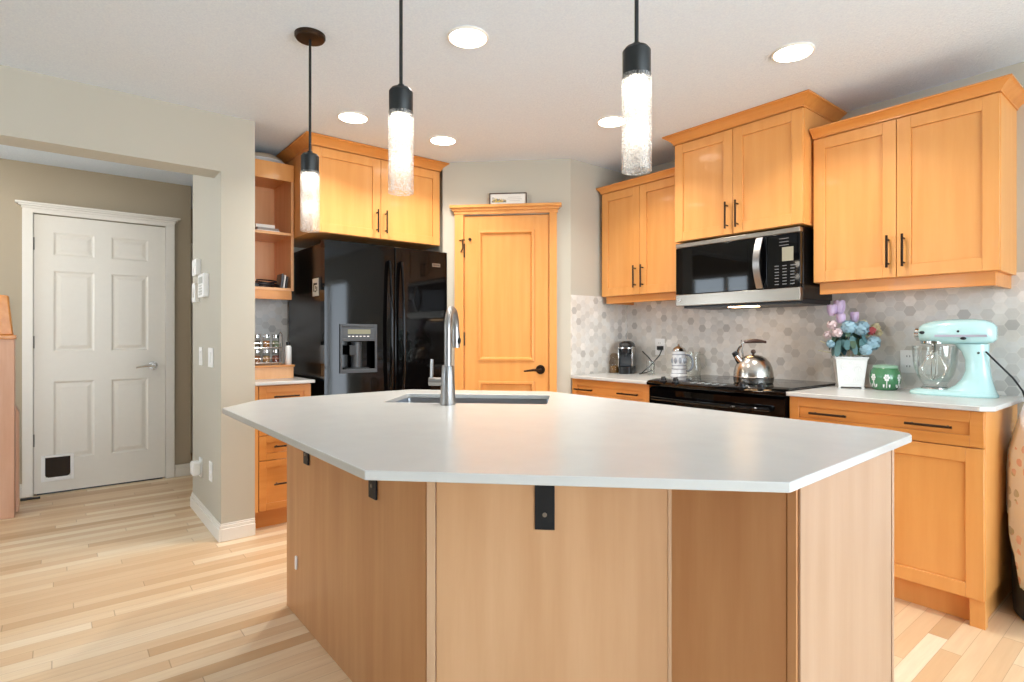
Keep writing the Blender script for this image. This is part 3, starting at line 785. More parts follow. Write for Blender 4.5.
sk = thing('sink', 'undermount stainless sink set in the island countertop', 'sink', (sc_.x, sc_.y, 0.66), D45)
def lr(hw, hd, r, z, n=5):
    out = []
    for cx, cy, a in ((hw - r, hd - r, 0), (-hw + r, hd - r, PI / 2), (-hw + r, -hd + r, PI), (hw - r, -hd + r, 3 * PI / 2)):
        for i in range(n + 1):
            t = a + PI / 2 * i / n; out.append((cx + r * math.cos(t), cy + r * math.sin(t), z))
    return out
bm = new(); rings(bm, [lr(SW + .02, SD + .02, .025, .219), lr(SW - .001, SD - .001, .02, .219), lr(SW - .004, SD - .004, .03, .10), lr(SW - .010, SD - .010, .04, .03), lr(SW - .04, SD - .04, .05, .012), lr(.05, .05, .04, .005)], True, False, True)
obj('basin', bm, M['sink'], sk)
bm = new(); lathe(bm, [(0.045, 0.006), (0.045, 0.010), (0.03, 0.010), (0.028, 0.007)]); obj('drain', bm, M['chrome'], sk)

fa = thing('faucet', 'brushed nickel gooseneck pull-down faucet beside the island sink', 'faucet', (-1.892, 1.201, 0.90), D45)
bm = new(); lathe(bm, [(0.030, 0), (0.0305, 0.004), (0.026, 0.11), (0.0235, 0.152), (0.0225, 0.154)]); obj('base', bm, M['steel_z'], fa)
# spout arcs toward local +y (the sink)
R = 0.075
pts = [(0, 0, 0.15), (0, 0, 0.27)] + [(0, R - R * math.cos(t), 0.300 + R * math.sin(t) * 1.05) for t in [PI * i / 14 for i in range(15)]]
pts += [(0, 2 * R, 0.285)]
bm = new(); tube(bm, pts, 0.0145, 14); obj('spout', bm, M['steel_z'], fa)
bm = new(); tube(bm, [(0, 2 * R, 0.295), (0.0, 2 * R + 0.002, 0.26), (0, 2 * R + 0.004, 0.222)], [0.0165, 0.018, 0.017], 14); sp_ = obj('spray_head', bm, M['steel_z'], fa)
bm = new(); ball(bm, (0.017, 2 * R - 0.004, 0.25), 0.006, 0.011, 0.014); obj('button', bm, M['black_plastic'], sp_)
bm = new(); tube(bm, [(-0.02, 0, 0.090), (-0.075, 0, 0.090)], 0.0165, 14); lv = obj('lever_body', bm, M['steel_z'], fa)
bm = new(); tube(bm, [(-0.066, 0, 0.100), (-0.064, 0, 0.178)], 0.0065, 10); obj('lever', bm, M['steel_z'], lv)

# ------------------------------------------------------------------ fridge
fr = thing('refrigerator', 'black side-by-side refrigerator with ice dispenser', 'refrigerator', (-3.5, 1.31, 0), PI / 2)
FW = 0.908
bm = new(); box(bm, 0.006, FW - 0.006, 0.075, 0.72, 0.02, 1.765); obj('body', bm, M['black_side'], fr, bev=0.004)
dsp = (0.098, 0.352, 0.93, 1.247)     # dispenser opening on the freezer door
FX = 0.484
bm = new()
T = 0.068
# freezer door with recess
rx0, rx1, rz0, rz1 = 0.112, 0.338, 0.955, 1.137
box(bm, 0, rx0, 0, T, 0.06, 1.778); box(bm, rx1, FX - 0.003, 0, T, 0.06, 1.778); box(bm, rx0, rx1, 0, T, 0.06, rz0); box(bm, rx0, rx1, 0, T, rz1, 1.778); box(bm, rx0, rx1, T - 0.008, T, rz0, rz1)
bmesh.ops.remove_doubles(bm, verts=bm.verts, dist=1e-5)
fd = obj('freezer_door', bm, M['black_gloss'], fr)
bm = new(); box(bm, FX + 0.003, FW, 0, T, 0.06, 1.778); rd = obj('fridge_door', bm, M['black_gloss'], fr, bev=0.008, seg=3)
bm = new(); box(bm, 0.01, FW - 0.01, 0.02, 0.09, 0.005, 0.055)
obj('toe_grille', bm, M['black_plastic'], fr)
def fr_handle(x, par):
    bm = new(); pts = []
    for i in range(17):
        t = i / 16; pts.append((x, -0.022 - 0.034 * math.sin(PI * t) ** 0.6, 0.74 + t * 0.93))
    tube(bm, [(x, 0, 0.74)] + pts + [(x, 0, 1.67)], 0.0125, 12); return obj('handle', bm, M['black_gloss'], par)
fr_handle(FX - 0.045, fd); fr_handle(FX + 0.045, rd)
bm = new()
x0, x1, z0, z1 = dsp
box(bm, x0, rx0, -0.010, 0.0, z0, z1); box(bm, rx1, x1, -0.010, 0, z0, z1); box(bm, rx0, rx1, -0.010, 0, z0, rz0); box(bm, rx0, rx1, -0.010, 0, rz1, rz1 + 0.018); box(bm, rx0, rx1, -0.010, 0, z1 - 0.016, z1); box(bm, rx0, rx1, -0.006, 0, rz1 + 0.018, z1 - 0.016)
ds = obj('dispenser', bm, M['dark_grey'], fd, bev=0.002)
bm = new(); box(bm, 0.150, 0.305, -0.008, -0.006, 1.183, 1.213); obj('display', bm, M['display'], ds)
bm = new(); 
for i in range(6): box(bm, 0.152 + i * 0.026, 0.166 + i * 0.026, -0.0075, -0.006, 1.165, 1.171)
obj('buttons', bm, M['plastic_white'], ds)
bm = new(); tube(bm, [(0.222, 0.03, 1.13), (0.222, 0.03, 0.965)], 0.034, 14); obj('chute', bm, M['dark_grey'], ds)
bm = new(); box(bm, 0.165, 0.235, 0.0, 0.012, 1.045, 1.11); obj('paddle', bm, M['black_plastic'], ds, bev=0.002)
bm = new(); box(bm, 0.15, 0.305, 0.005, 0.05, 0.956, 0.962); obj('drip_tray', bm, M['black_plastic'], ds)
bm = new(); box(bm, 0.780, 0.845, -0.003, 0.0, 1.665, 1.690); bg = obj('badge', bm, M['steel'], rd, bev=0.001)
bm = new()
for i in range(7): box(bm, 0.787 + i * 0.0075, 0.792 + i * 0.0075, -0.0036, -0.003, 1.672, 1.683)
obj('badge_lettering', bm, M['ink'], bg)
nt = thing('note_card', 'small white card stuck on the left side of the fridge', 'note', (-3.667, 1.315, 1.43), 0)
bm = new(); box(bm, -0.052, 0.052, -0.003, 0.0, 0, 0.115); cd = obj('card', bm, M['paper'], nt)
bm = new()
for i, (x0, x1, z0, z1) in enumerate(((-0.036, -0.02, .03, .085), (-0.02, 0.03, .072, .085), (0.0, 0.012, .045, .066), (0.022, 0.034, .03, .06), (-0.012, 0.012, .026, .036))): box(bm, x0, x1, -0.0036, -0.003, z0, z1)
obj('printed_drawing', bm, M['ink'], cd)

# ------------------------------------------------------------------ microwave
mw = thing('microwave', 'over-the-range microwave with black glass door and steel trim', 'microwave', (-2.132, 3.05, 1.358), 0)
MWW = 0.768
bm = new(); box(bm, 0.0, MWW, 0.035, 0.40, 0.012, 0.395); obj('body', bm, M['black_side'], mw, bev=0.002)
bm = new(); prism(bm, [(0.02, 0.06), (MWW - 0.02, 0.06), (MWW - 0.01, 0.40), (0.01, 0.40)], -0.012, 0.012); un = obj('underside', bm, M['black_plastic'], mw)
bm = new(); box(bm, 0.30, 0.46, 0.10, 0.17, -0.016, -0.012); obj('work_lamp', bm, emit_mat('warm work lamp', (255, 206, 150), 14.0), un)
DW = 0.588
bm = new(); box(bm, 0, DW, 0, 0.034, 0.072, 0.362); dr = obj('door', bm, M['black_glass'], mw, bev=0.003)
bm = new(); box(bm, 0.07, DW - 0.11, -0.0012, 0.0, 0.10, 0.335)
obj('door_window', bm, M['black_glass'], dr)
bm = new(); box(bm, DW + 0.002, MWW, 0, 0.034, 0.072, 0.362); cp = obj('control_panel', bm, M['black_glass'], mw, bev=0.003)
bm = new(); box(bm, 0, MWW, -0.002, 0.034, 0.0, 0.070); bs = obj('bottom_trim', bm, M['steel'], mw, bev=0.003)
bm = new(); box(bm, 0, MWW, -0.002, 0.034, 0.364, 0.390); obj('top_trim', bm, M['steel'], mw, bev=0.003)
bm = new(); tube(bm, [(0.03, -0.002, 0.036), (0.03, -0.004, 0.036)], 0.011, 14); obj('emblem', bm, M['chrome'], bs)
bm = new(); hx = DW - 0.035
rs = []
for i in range(15):
    t = i / 14; z = 0.076 + 0.282 * t; y = -0.012 - 0.042 * math.sin(PI * t)
    rs.append([(hx - 0.019, y, z), (hx + 0.019, y, z), (hx + 0.017, y + 0.012, z), (hx - 0.017, y + 0.012, z)])
rings(bm, rs); box(bm, hx - 0.012, hx + 0.012, -0.014, 0, 0.08, 0.095); box(bm, hx - 0.012, hx + 0.012, -0.014, 0, 0.338, 0.353)
obj('handle', bm, M['steel_z'], dr)
bm = new(); box(bm, DW + 0.085, DW + 0.145, -0.0015, 0.0, 0.215, 0.29)
t_ = NT('grey display glass'); t_.bsdf(lin((150, 146, 128)), 0.15); obj('display', bm, t_.m, cp)
m_btn = plain('grey button print', (120, 120, 120), 0.5)
for r_ in range(7):
    for c_ in range(3):
        bm = new(); box(bm, DW + 0.045 + c_ * 0.042, DW + 0.067 + c_ * 0.042, -0.0012, 0, 0.09 + r_ * 0.0165, 0.094 + r_ * 0.0165)
        obj('button', bm, m_btn, cp)
for z in (0.30, 0.318, 0.336):
    bm = new(); box(bm, DW + 0.07, DW + 0.12, -0.0012, 0, z, z + 0.003); obj('printed_label', bm, m_btn, cp)

# ------------------------------------------------------------------ range
rg = thing('range', 'black slide-in electric range with glass cooktop', 'stove', (-2.168, 2.83, 0), 0)
RW = 0.830
bm = new(); box(bm, 0.003, RW - 0.003, 0.06, 0.62, 0.03, 0.895); obj('body', bm, M['black_side'], rg, bev=0.002)
bm = new(); box(bm, -0.012, RW + 0.008, 0.075, 0.632, 0.895, 0.906); ck = obj('cooktop', bm, M['black_glass'], rg, bev=0.003)
for cx, cy, rr in ((0.22, 0.22, 0.10), (0.22, 0.48, 0.075), (0.60, 0.22, 0.085), (0.60, 0.48, 0.10)):
    bm = new(); lathe(bm, [(rr - 0.002, 0), (rr - 0.002, 0.0003), (rr, 0.0003), (rr, 0)], (cx, cy, 0.906), 40, False, False)
    obj('burner_ring', bm, M['dark_grey'], ck)
# sloping bowed control panel
def bow(x): return -0.040 * (1 - (2 * x / RW - 1) ** 2)
bm = new(); rs = []
for i in range(17):
    x = -0.012 + (RW + 0.02) * i / 16; b = bow(min(max(x, 0), RW))
    rs.append([(x, 0.08, 0.9055), (x, 0.0 + b * .6, 0.897), (x, -0.014 + b, 0.885), (x, -0.010 + b, 0.872), (x, 0.08, 0.865)])
rings(bm, rs); pn = obj('control_panel', bm, M['black_gloss'], rg)
for x in (0.095, 0.185, 0.60, 0.70):
    y = 0.022 + bow(x) * .6; z = 0.9005
    bm = new(); lathe(bm, [(0.024, 0), (0.024, 0.006), (0.017, 0.009), (0.016, 0.020), (0.012, 0.023)], (x, y, z - 0.004), 18); box(bm, x - 0.0035, x + 0.0035, y - 0.018, y + 0.014, z + 0.006, z + 0.026)
    obj('knob', bm, M['black_plastic'], pn)
m_key = plain('pale key print', (170, 176, 176), 0.5)
for i in range(5):
    bm = new()
    for k in range(3): box(bm, 0.29 + i * 0.046 + k * 0.002, 0.312 + i * 0.046, 0.012 + k * 0.018 + bow(0.4) * .5, 0.016 + k * 0.018 + bow(0.4) * .5, 0.9000 + k * 0.0016, 0.9040 + k * 0.0016)
    obj('touch_key', bm, m_key, pn)
bm = new(); rs = []
for i in range(17):
    x = 0.004 + (RW - 0.008) * i / 16; b = bow(x)
    rs.append([(x, 0.06, 0.30), (x, 0.01 + b, 0.30), (x, 0.0 + b, 0.315), (x, -0.002 + b, 0.852), (x, 0.012 + b, 0.860), (x, 0.06, 0.860)])
rings(bm, rs); od = obj('oven_door', bm, M['black_gloss'], rg)
bm = new(); pts = [(0.06 + (RW - 0.12) * i / 16, bow(0.06 + (RW - 0.12) * i / 16) - 0.045, 0.800) for i in range(17)]
tube(bm, [(0.06, -0.004, 0.80)] + pts + [(RW - 0.06, -0.004, 0.80)], 0.011, 10); obj('handle', bm, M['black_gloss'], od)
bm = new(); rs = []
for i in range(17):
    x = 0.004 + (RW - 0.008) * i / 16; b = bow(x)
    rs.append([(x, 0.06, 0.05), (x, 0.008 + b, 0.05), (x, 0.002 + b, 0.06), (x, 0.002 + b, 0.285), (x, 0.06, 0.292)])
rings(bm, rs); obj('storage_drawer', bm, M['black_gloss'], rg)

# ------------------------------------------------------------------ downlights
def make_downlight(loc, label):
    r = thing('recessed_light', label, 'ceiling light', loc, 0, 'recessed ceiling lights')
    bm = new(); lathe(bm, [(0.088, 0.0), (0.088, -0.004), (0.084, -0.008), (0.079, -0.008), (0.0775, -0.002)], n=36, cap0=False, cap1=False); obj('trim_ring', bm, M['white_trim'], r)
    bm = new(); lathe(bm, [(0.0775, -0.001), (0.0775, -0.005), (0.03, -0.0065), (0.002, -0.007)], n=36, cap0=True, cap1=True); obj('lens', bm, M['lens'], r)
    return r
def lamp_at(loc, w):
    l = bpy.data.lights.new('downlight_glow', 'AREA'); l.shape = 'DISK'; l.size = 0.13; l.energy = w; l.color = (1.0, 0.95, 0.88); l.spread = math.radians(125)
    o = bpy.data.objects.new('downlight_glow', l); COL.objects.link(o); o.location = (loc[0], loc[1], loc[2] - 0.012)
    return o
DL = [((-1.976, 1.354), 'round recessed ceiling light above the island faucet, between the two nearest pendants'),
      ((-1.173, 2.552), 'round recessed ceiling light in front of the microwave cabinet, nearest the stove'),
      ((-3.115, 1.333), 'round recessed ceiling light in front of the fridge cabinet, left one of two'),
      ((-3.116, 1.941), 'round recessed ceiling light in front of the fridge cabinet, right one beside pantry'),
      ((-2.217, 2.543), 'round recessed ceiling light in front of the corner wall cabinet, behind the right pendant')]
first = None
for (x, y), lab in DL:
    if first is None: first = o = make_downlight((x, y, CEIL), lab)
    else:
        o = copy_tree(first, (x, y, CEIL)); o['label'] = lab
    lamp_at((x, y, CEIL), DOWNLIGHT_W)

hl = thing('hall_fill_light', 'added round fill light, out of view in the hall', 'ceiling light', (-4.45, -0.55, CEIL))  # added unseen lamp that brightens the hall and its white door
bm = new(); lathe(bm, [(0.15, 0.0), (0.15, -0.02), (0.14, -0.025)], n=32); obj('base', bm, M['white_trim'], hl)
bm = new(); lathe(bm, [(0.138, -0.022), (0.13, -0.05), (0.09, -0.075), (0.01, -0.085)], n=32); obj('diffuser', bm, emit_mat('hall fill diffuser', (255, 240, 220), 34.0), hl)
# ------------------------------------------------------------------ pendants
def make_pendant(loc, label):
    r = thing('pendant_light', label, 'pendant light', loc, 0, 'pendants over the island')
    zt = CEIL - loc[2]
    bm = new(); lathe(bm, [(0.062, zt), (0.062, zt - 0.012), (0.056, zt - 0.020), (0.01, zt - 0.022)], n=32); obj('canopy', bm, M['bronze'], r)
    bm = new(); cyl(bm, (0, 0, 0.325), (0, 0, zt - 0.018), 0.0055, 10); obj('rod', bm, M['pend_metal'], r)
    bm = new(); lathe(bm, [(0.0355, 0.238), (0.0365, 0.240), (0.0365, 0.312), (0.030, 0.321), (0.012, 0.324), (0.010, 0.334), (0.006, 0.336)], n=8 * 5); obj('cap', bm, M['pend_metal'], r)
    bm = new(); lathe(bm, [(0.0385, 0.0), (0.0385, 0.02), (0.0385, 0.10), (0.0385, 0.18), (0.0385, 0.248), (0.034, 0.249)], n=40, cap0=False, cap1=False); lathe(bm, [(0.031, 0.004), (0.031, 0.248)], n=40, cap0=False, cap1=False)
    lathe(bm, [(0.0385, 0.0), (0.031, 0.004)], n=40, cap0=False, cap1=False)
    obj('glass_shade', bm, M['seeded'], r)
    bm = new(); lathe(bm, [(0.024, 0.239), (0.024, 0.235), (0.004, 0.233)], n=24); obj('led_disc', bm, M['led'], r)
    return r
PD = [((-2.379, 0.829, 1.611), 'pendant light farthest left, hanging in front of the fridge cabinet'),
      ((-1.573, 0.828, 1.611), 'middle pendant light, glowing white glass tube on a black rod'),
      ((-0.944, 1.179, 1.600), 'right-hand pendant light hanging beside the tall microwave cabinet')]
fp = None
for loc, lab in PD:
    if fp is None: fp = o = make_pendant(loc, lab)
    else:
        o = copy_tree(fp, loc); o['label'] = lab
    for dz, k in ((0.215, 0.6), (0.10, 0.4)):
        l = bpy.data.lights.new('pendant_glow', 'POINT'); l.energy = PENDANT_W * k; l.color = (1.0, 0.93, 0.84); l.shadow_soft_size = 0.022
        lo_ = bpy.data.objects.new('pendant_glow', l); COL.objects.link(lo_); lo_.location = (loc[0], loc[1], loc[2] + dz)

# ------------------------------------------------------------------ things on the counters
C2 = 0.8925
# espresso machine
em = thing('coffee_machine', 'small black and silver pod coffee machine in the counter corner', 'coffee machine', (-2.69, 3.225, C2), math.radians(30))
bm = new(); rings(bm, [sup(0, 0.10, 0.053, 0.10, 0, 4), sup(0, 0.10, 0.055, 0.10, 0.045, 4), sup(0, 0.10, 0.055, 0.10, 0.052, 4)]); obj('base', bm, M['black_plastic'], em)
bm = new(); box(bm, -0.046, 0.046, 0.045, 0.19, 0.052, 0.15); bd_ = obj('body', bm, M['dark_grey'], em, bev=0.006)
bm = new(); box(bm, 0.046, 0.0535, 0.015, 0.19, 0.052, 0.20); box(bm, -0.0535, -0.046, 0.015, 0.19, 0.052, 0.20); obj('side_panel', bm, M['chrome'], em, bev=0.003)
bm = new(); rings(bm, [sup(0, 0.10, 0.046, 0.088, 0.150, 3.5), sup(0, 0.10, 0.047, 0.09, 0.185, 3.5)]); obj('brew_head', bm, M['black_plastic'], em)
bm = new(); rings(bm, [sup(0, 0.10, 0.056, 0.098, 0.185, 3.2), sup(0, 0.10, 0.056, 0.098, 0.193, 3.2)]); obj('silver_band', bm, M['chrome'], em)
bm = new(); rings(bm, [sup(0, 0.10, 0.055, 0.096, 0.193, 3.0), sup(0, 0.10, 0.053, 0.093, 0.215, 2.8), sup(0, 0.10, 0.043, 0.080, 0.232, 2.4), sup(0, 0.10, 0.02, 0.05, 0.240, 2.2)]); obj('dome_lid', bm, M['black_plastic'], em)
bm = new(); tube(bm, [(0, 0.03, 0.155), (0, 0.03, 0.125)], 0.012, 12); obj('spout', bm, M['black_plastic'], em)
bm = new(); tube(bm, [(-2.615, 3.33, 1.06), (-2.58, 3.35, 1.02), (-2.53, 3.36, 0.965), (-2.53, 3.35, 0.93), (-2.57, 3.32, 0.905), (-2.60, 3.28, 0.897), (-2.585, 3.29, 0.905), (-2.545, 3.34, 0.96), (-2.515, 3.40, 1.03), (-2.52, 3.435, 1.07), (-2.54, 3.452, 1.082)], 0.0042, 8)
box(bm, -2.562, -2.522, 3.432, 3.457, 1.068, 1.096)
tag(obj('power_cord', bm, M['black_plastic']), 'black power cord running from coffee machine to the wall outlet', 'cord')
def plate(name, label, x0, x1, z0, z1, kinds):
    r = thing(name, label, 'outlet', ((x0 + x1) / 2, 3.462, z0), 0, 'wall plates on the backsplash')
    w = (x1 - x0) / 2; h = z1 - z0
    bm = new(); box(bm, -w, w, -0.006, 0, 0, h); p = obj('cover_plate', bm, M['plastic_white'], r, bev=0.002)
    if kinds == 'outlet':
        for zz in (h * .28, h * .72):
            bm = new(); rings(bm, [[(a[0], -0.006 - k, zz + a[1]) for a in [(0.017 * math.cos(t), 0.014 * math.sin(t)) for t in [2 * PI * i / 16 for i in range(16)]]] for k in (0, 0.002)]); rc = obj('socket', bm, M['plastic_white'], p)
            bm = new(); box(bm, -0.008, -0.005, -0.0085, -0.007, zz - 0.003, zz + 0.006); box(bm, 0.005, 0.008, -0.0085, -0.007, zz - 0.003, zz + 0.006); obj('slots', bm, M['ink'], rc)

    else:
        bm = new(); box(bm, -w * .45, w * .45, -0.009, -0.006, h * .2, h * .8); obj('rocker', bm, M['plastic_white'], p, bev=0.001)
    return r
plate('wall_outlet', 'white wall outlet on the backsplash between green jar and mixer', -1.033, -0.957, 0.978, 1.096, 'outlet')
plate('light_switch', 'white switch plate on the backsplash seen through the mixer bowl', -0.946, -0.870, 0.975, 1.096, 'switch')
plate('wall_outlet', 'white wall outlet on the backsplash behind the coffee machine cord', -2.595, -2.515, 1.03, 1.15, 'outlet')

# amber jar beside the coffee machine
jr = thing('glass_jar', 'amber tinted glass jar left of the coffee machine', 'jar', (-2.822, 3.26, C2), 0)
bm = new(); lathe(bm, [(0.030, 0.0), (0.036, 0.006), (0.037, 0.08), (0.030, 0.105), (0.030, 0.115)], n=24, cap1=False); obj('jar_body', bm, M['amber_glass'], jr)
bm = new(); lathe(bm, [(0.032, 0.115), (0.032, 0.13), (0.022, 0.145), (0.008, 0.150)], n=24); obj('lid', bm, M['amber_glass'], jr)
bm = new(); lathe(bm, [(0.028, 0.003), (0.033, 0.01), (0.033, 0.05), (0.01, 0.055)], n=20); obj('contents', bm, plain('pale brown grounds', (170, 140, 96), 0.8, var=0.3, scale=90), jr)
bm = new(); lathe(bm, [(0.024, 0.0), (0.026, 0.004), (0.033, 0.10), (0.0315, 0.10), (0.025, 0.008), (0.002, 0.006)], (-2.50, 3.28, C2), 24, True, False)
tag(obj('drinking_glass', bm, M['glass']), 'clear drinking glass on counter right of the coffee machine', 'glass')
# patterned stein
st = thing('beer_stein', 'tall grey and white patterned stein with silver lid near the stove', 'stein', (-2.275, 3.29, C2), math.radians(35))
bm = new(); lathe(bm, [(0.050, 0), (0.056, 0.004), (0.056, 0.018), (0.048, 0.024), (0.050, 0.034), (0.047, 0.045), (0.042, 0.16), (0.043, 0.172), (0.039, 0.174)], n=28); sb = obj('body', bm, M['plate_pattern'], st)
bm = new()
for zc_ in (0.021, 0.052, 0.075, 0.150): lathe(bm, [(0.0495 - 0.0 if zc_ < .03 else 0.048 - (zc_ - .045) * .045, zc_), (0.051 if zc_ < .03 else 0.0495 - (zc_ - .045) * .045, zc_ + 0.003), (0.0495 if zc_ < .03 else 0.048 - (zc_ - .045) * .045, zc_ + 0.006)], n=28, cap0=False, cap1=False)
for k in range(9):
    a = 2 * PI * k / 9; ball(bm, (0.044 * math.cos(a), 0.044 * math.sin(a), 0.112), 0.010, 0.010, 0.022, 8, 6)
obj('relief_decoration', bm, plain('grey relief', (150, 153, 160), 0.25, 0, 0.5, 0.3), sb)
bm = new(); lathe(bm, [(0.044, 0.174), (0.046, 0.178), (0.040, 0.192), (0.022, 0.205), (0.008, 0.212), (0.009, 0.222), (0.003, 0.226)], n=28); obj('lid', bm, M['chrome'], st)
bm = new(); tube(bm, [(0.042, 0, 0.15)] + [(0.055 + 0.035 * math.sin(t), 0, 0.095 + 0.055 * math.cos(t)) for t in [PI * (0.06 + 0.88 * i / 10) for i in range(11)]] + [(0.046, 0, 0.045)], 0.007, 10); obj('handle', bm, plain('grey glaze handle', (132, 136, 144), 0.25, 0, 0.5, 0.3), st)
# glass pitcher beside it
pt = thing('glass_pitcher', 'clear glass pitcher standing right of the patterned stein', 'pitcher', (-2.235, 3.40, C2), math.radians(40))
bm = new(); lathe(bm, [(0.040, 0), (0.048, 0.01), (0.052, 0.06), (0.045, 0.13), (0.048, 0.17), (0.046, 0.17), (0.043, 0.13), (0.049, 0.06), (0.045, 0.014), (0.002, 0.010)], n=26, cap1=False); obj('body', bm, M['glass'], pt)
bm = new(); tube(bm, [(0.046, 0, 0.15)] + [(0.055 + 0.03 * math.sin(t), 0, 0.105 + 0.045 * math.cos(t)) for t in [PI * i / 10 for i in range(11)]] + [(0.05, 0, 0.06)], 0.006, 8); obj('handle', bm, M['glass'], pt)

# kettle: local -x is the spout side
kt = thing('kettle', 'polished steel whistling kettle with dark handle on the cooktop', 'kettle', (-1.624, 3.055, 0.9064), math.radians(51))
kt.scale = (1.06, 1.06, 1.04)
bm = new(); lathe(bm, [(0.094, 0), (0.098, 0.004), (0.101, 0.03), (0.102, 0.034), (0.099, 0.037), (0.098, 0.055), (0.092, 0.085), (0.080, 0.113), (0.062, 0.134), (0.042, 0.146), (0.02, 0.151)], n=40); bdk = obj('body', bm, M['kettle'], kt)
bm = new(); tube(bm, [(0, 0, 0.150), (0, 0, 0.158)], 0.006, 10); ball(bm, (0, 0, 0.168), 0.013, 0.013, 0.013); obj('lid_knob', bm, M['walnut'], kt)
bm = new(); tube(bm, [(-0.060, 0, 0.105), (-0.082, 0, 0.132), (-0.094, 0, 0.152)], [0.022, 0.017, 0.014], 14); spk = obj('spout', bm, M['chrome'], kt)
bm = new(); tube(bm, [(-0.092, 0, 0.149), (-0.103, 0, 0.165)], [0.0165, 0.013], 14); obj('whistle_cap', bm, M['black_plastic'], spk)
bm = new(); tube(bm, [(-0.072, 0.012, 0.140), (-0.078, 0.008, 0.17), (-0.066, 0.0, 0.205), (-0.05, 0, 0.222)], 0.006, 8); tube(bm, [(-0.058, -0.012, 0.140), (-0.064, -0.008, 0.18), (-0.055, 0, 0.212)], 0.005, 8); tube(bm, [(-0.094, 0, 0.160), (-0.085, 0, 0.185), (-0.066, 0, 0.21), (-0.063, 0, 0.232)], 0.003, 6); obj('handle_arm', bm, M['chrome'], kt)
bm = new(); rs = []
for i in range(11):
    t = i / 10; x = -0.052 + 0.118 * t; z = 0.222 + 0.008 * math.sin(PI * t * .8) - 0.006 * t; rr = 0.013 * (0.55 + 0.55 * math.sin(PI * min(1, t * 1.1)) ** .5 if t < .92 else 0.7)
    rs.append([(x, rr * 1.1 * math.cos(a), z + rr * .8 * math.sin(a)) for a in [2 * PI * k / 12 for k in range(12)]])
rings(bm, rs); obj('grip', bm, M['walnut'], kt)

# flower pot
fp_ = thing('flower_arrangement', 'white square pot of lilac tulips and blue flowers on counter', 'flower pot', (-1.228, 3.325, C2), math.radians(28))
bm = new()
def sq(h, z): return [(-h, -h, z), (h, -h, z), (h, h, z), (-h, h, z)]
rings(bm, [sq(0.058, 0.008), sq(0.073, 0.155), sq(0.079, 0.160), sq(0.079, 0.168), sq(0.072, 0.168), sq(0.070, 0.150), sq(0.068, 0.148)]); pot = obj('pot', bm, M['white_ceramic'], fp_, bev=0.002)
bm = new()
for sx in (-1, 1):
    for sy in (-1, 1): box(bm, sx * 0.054 - 0.006, sx * 0.054 + 0.006, sy * 0.054 - 0.006, sy * 0.054 + 0.006, 0, 0.01)
obj('foot', bm, M['white_ceramic'], pot)
bm = new()
def yface(z): return -(0.058 + (z - 0.008) / 0.147 * 0.015) - 0.001
for cx, cz, s, r in ((-0.03, 0.115, 1, 0.022), (0.028, 0.10, -1, 0.024), (-0.022, 0.055, -1, 0.02), (0.025, 0.045, 1, 0.018), (0.0, 0.135, 1, 0.012)):
    pts = []
    for i in range(26):
        t = i / 25 * 3.3 * PI; rr = r * (1 - i / 30); x = cx + s * rr * math.cos(t); z = cz + rr * math.sin(t); pts.append((x, yface(z), z))
    tube(bm, pts, 0.0022, 6)
    tube(bm, [(-p[1] , p[0], p[2]) for p in pts], 0.0022, 6)
obj('scrollwork', bm, M['white_ceramic'], pot)
bm = new(); box(bm, -0.066, 0.066, -0.066, 0.066, 0.135, 0.149); obj('soil', bm, plain('dark moss', (62, 60, 40), 0.9, var=0.3, scale=120), pot)
rnd = random.Random(3)
bm = new(); bm2 = new()
for i in range(80):
    a = rnd.uniform(0, 2 * PI); el = rnd.uniform(0.1, 1.2); R0 = rnd.uniform(0.05, 0.115)
    c = Vector((R0 * math.cos(a) * math.cos(el) * 1.1, R0 * math.sin(a) * math.cos(el), 0.19 + R0 * math.sin(el) * 1.1 + rnd.uniform(-.03, .02)))
    n = Vector((math.cos(a), math.sin(a), rnd.uniform(0, .9)))
    disc_facing(bm if i % 2 else bm2, c, n, rnd.uniform(.012, .02), rnd.uniform(.022, .036), 8)
obj('foliage', bm, M['leaf'], fp_); obj('foliage', bm2, M['leaf2'], fp_)
bm = new()
for p in ((-0.05, 0.0, 0.40), (-0.045, -0.03, 0.37), (0.0, 0.0, 0.34), (-0.14, -0.02, 0.25), (0.09, 0.02, 0.32), (0.11, -0.01, 0.30), (-0.15, -.01, 0.20)):
    tube(bm, [(p[0] * .1, p[1] * .1, 0.15), (p[0] * .4, p[1] * .5, 0.15 + (p[2] - .15) * .6), p], 0.0026, 6)
obj('stem', bm, M['stem'], fp_)
def petals(bm, c, r, n, h, tilt=0.0):
    for k in range(n):
        a = 2 * PI * k / n + tilt; q = new(); ball(q, (0, 0, 0), r * .62, r * .22, h, 8, 7)
        mtx = Matrix.Translation(Vector(c) + Vector((math.cos(a) * r * .52, math.sin(a) * r * .52, 0))) @ Matrix.Rotation(a + PI / 2, 4, 'Z') @ Matrix.Rotation(0.16, 4, 'X')
        bmesh.ops.transform(q, matrix=mtx, verts=q.verts)
        me = bpy.data.meshes.new('tmp'); q.to_mesh(me); q.free(); bm.from_mesh(me); bpy.data.meshes.remove(me)
for c, r, h in (((-0.048, 0.0, 0.432), 0.036, 0.040), ((-0.085, -0.012, 0.418), 0.029, 0.032), ((-0.045, -0.035, 0.372), 0.028, 0.028), ((0.022, -0.01, 0.380), 0.026, 0.028)):
    bm = new(); petals(bm, c, r, 6, h); f = obj('tulip', bm, M['tulip'], fp_); f['label'] = 'lilac tulip bloom'
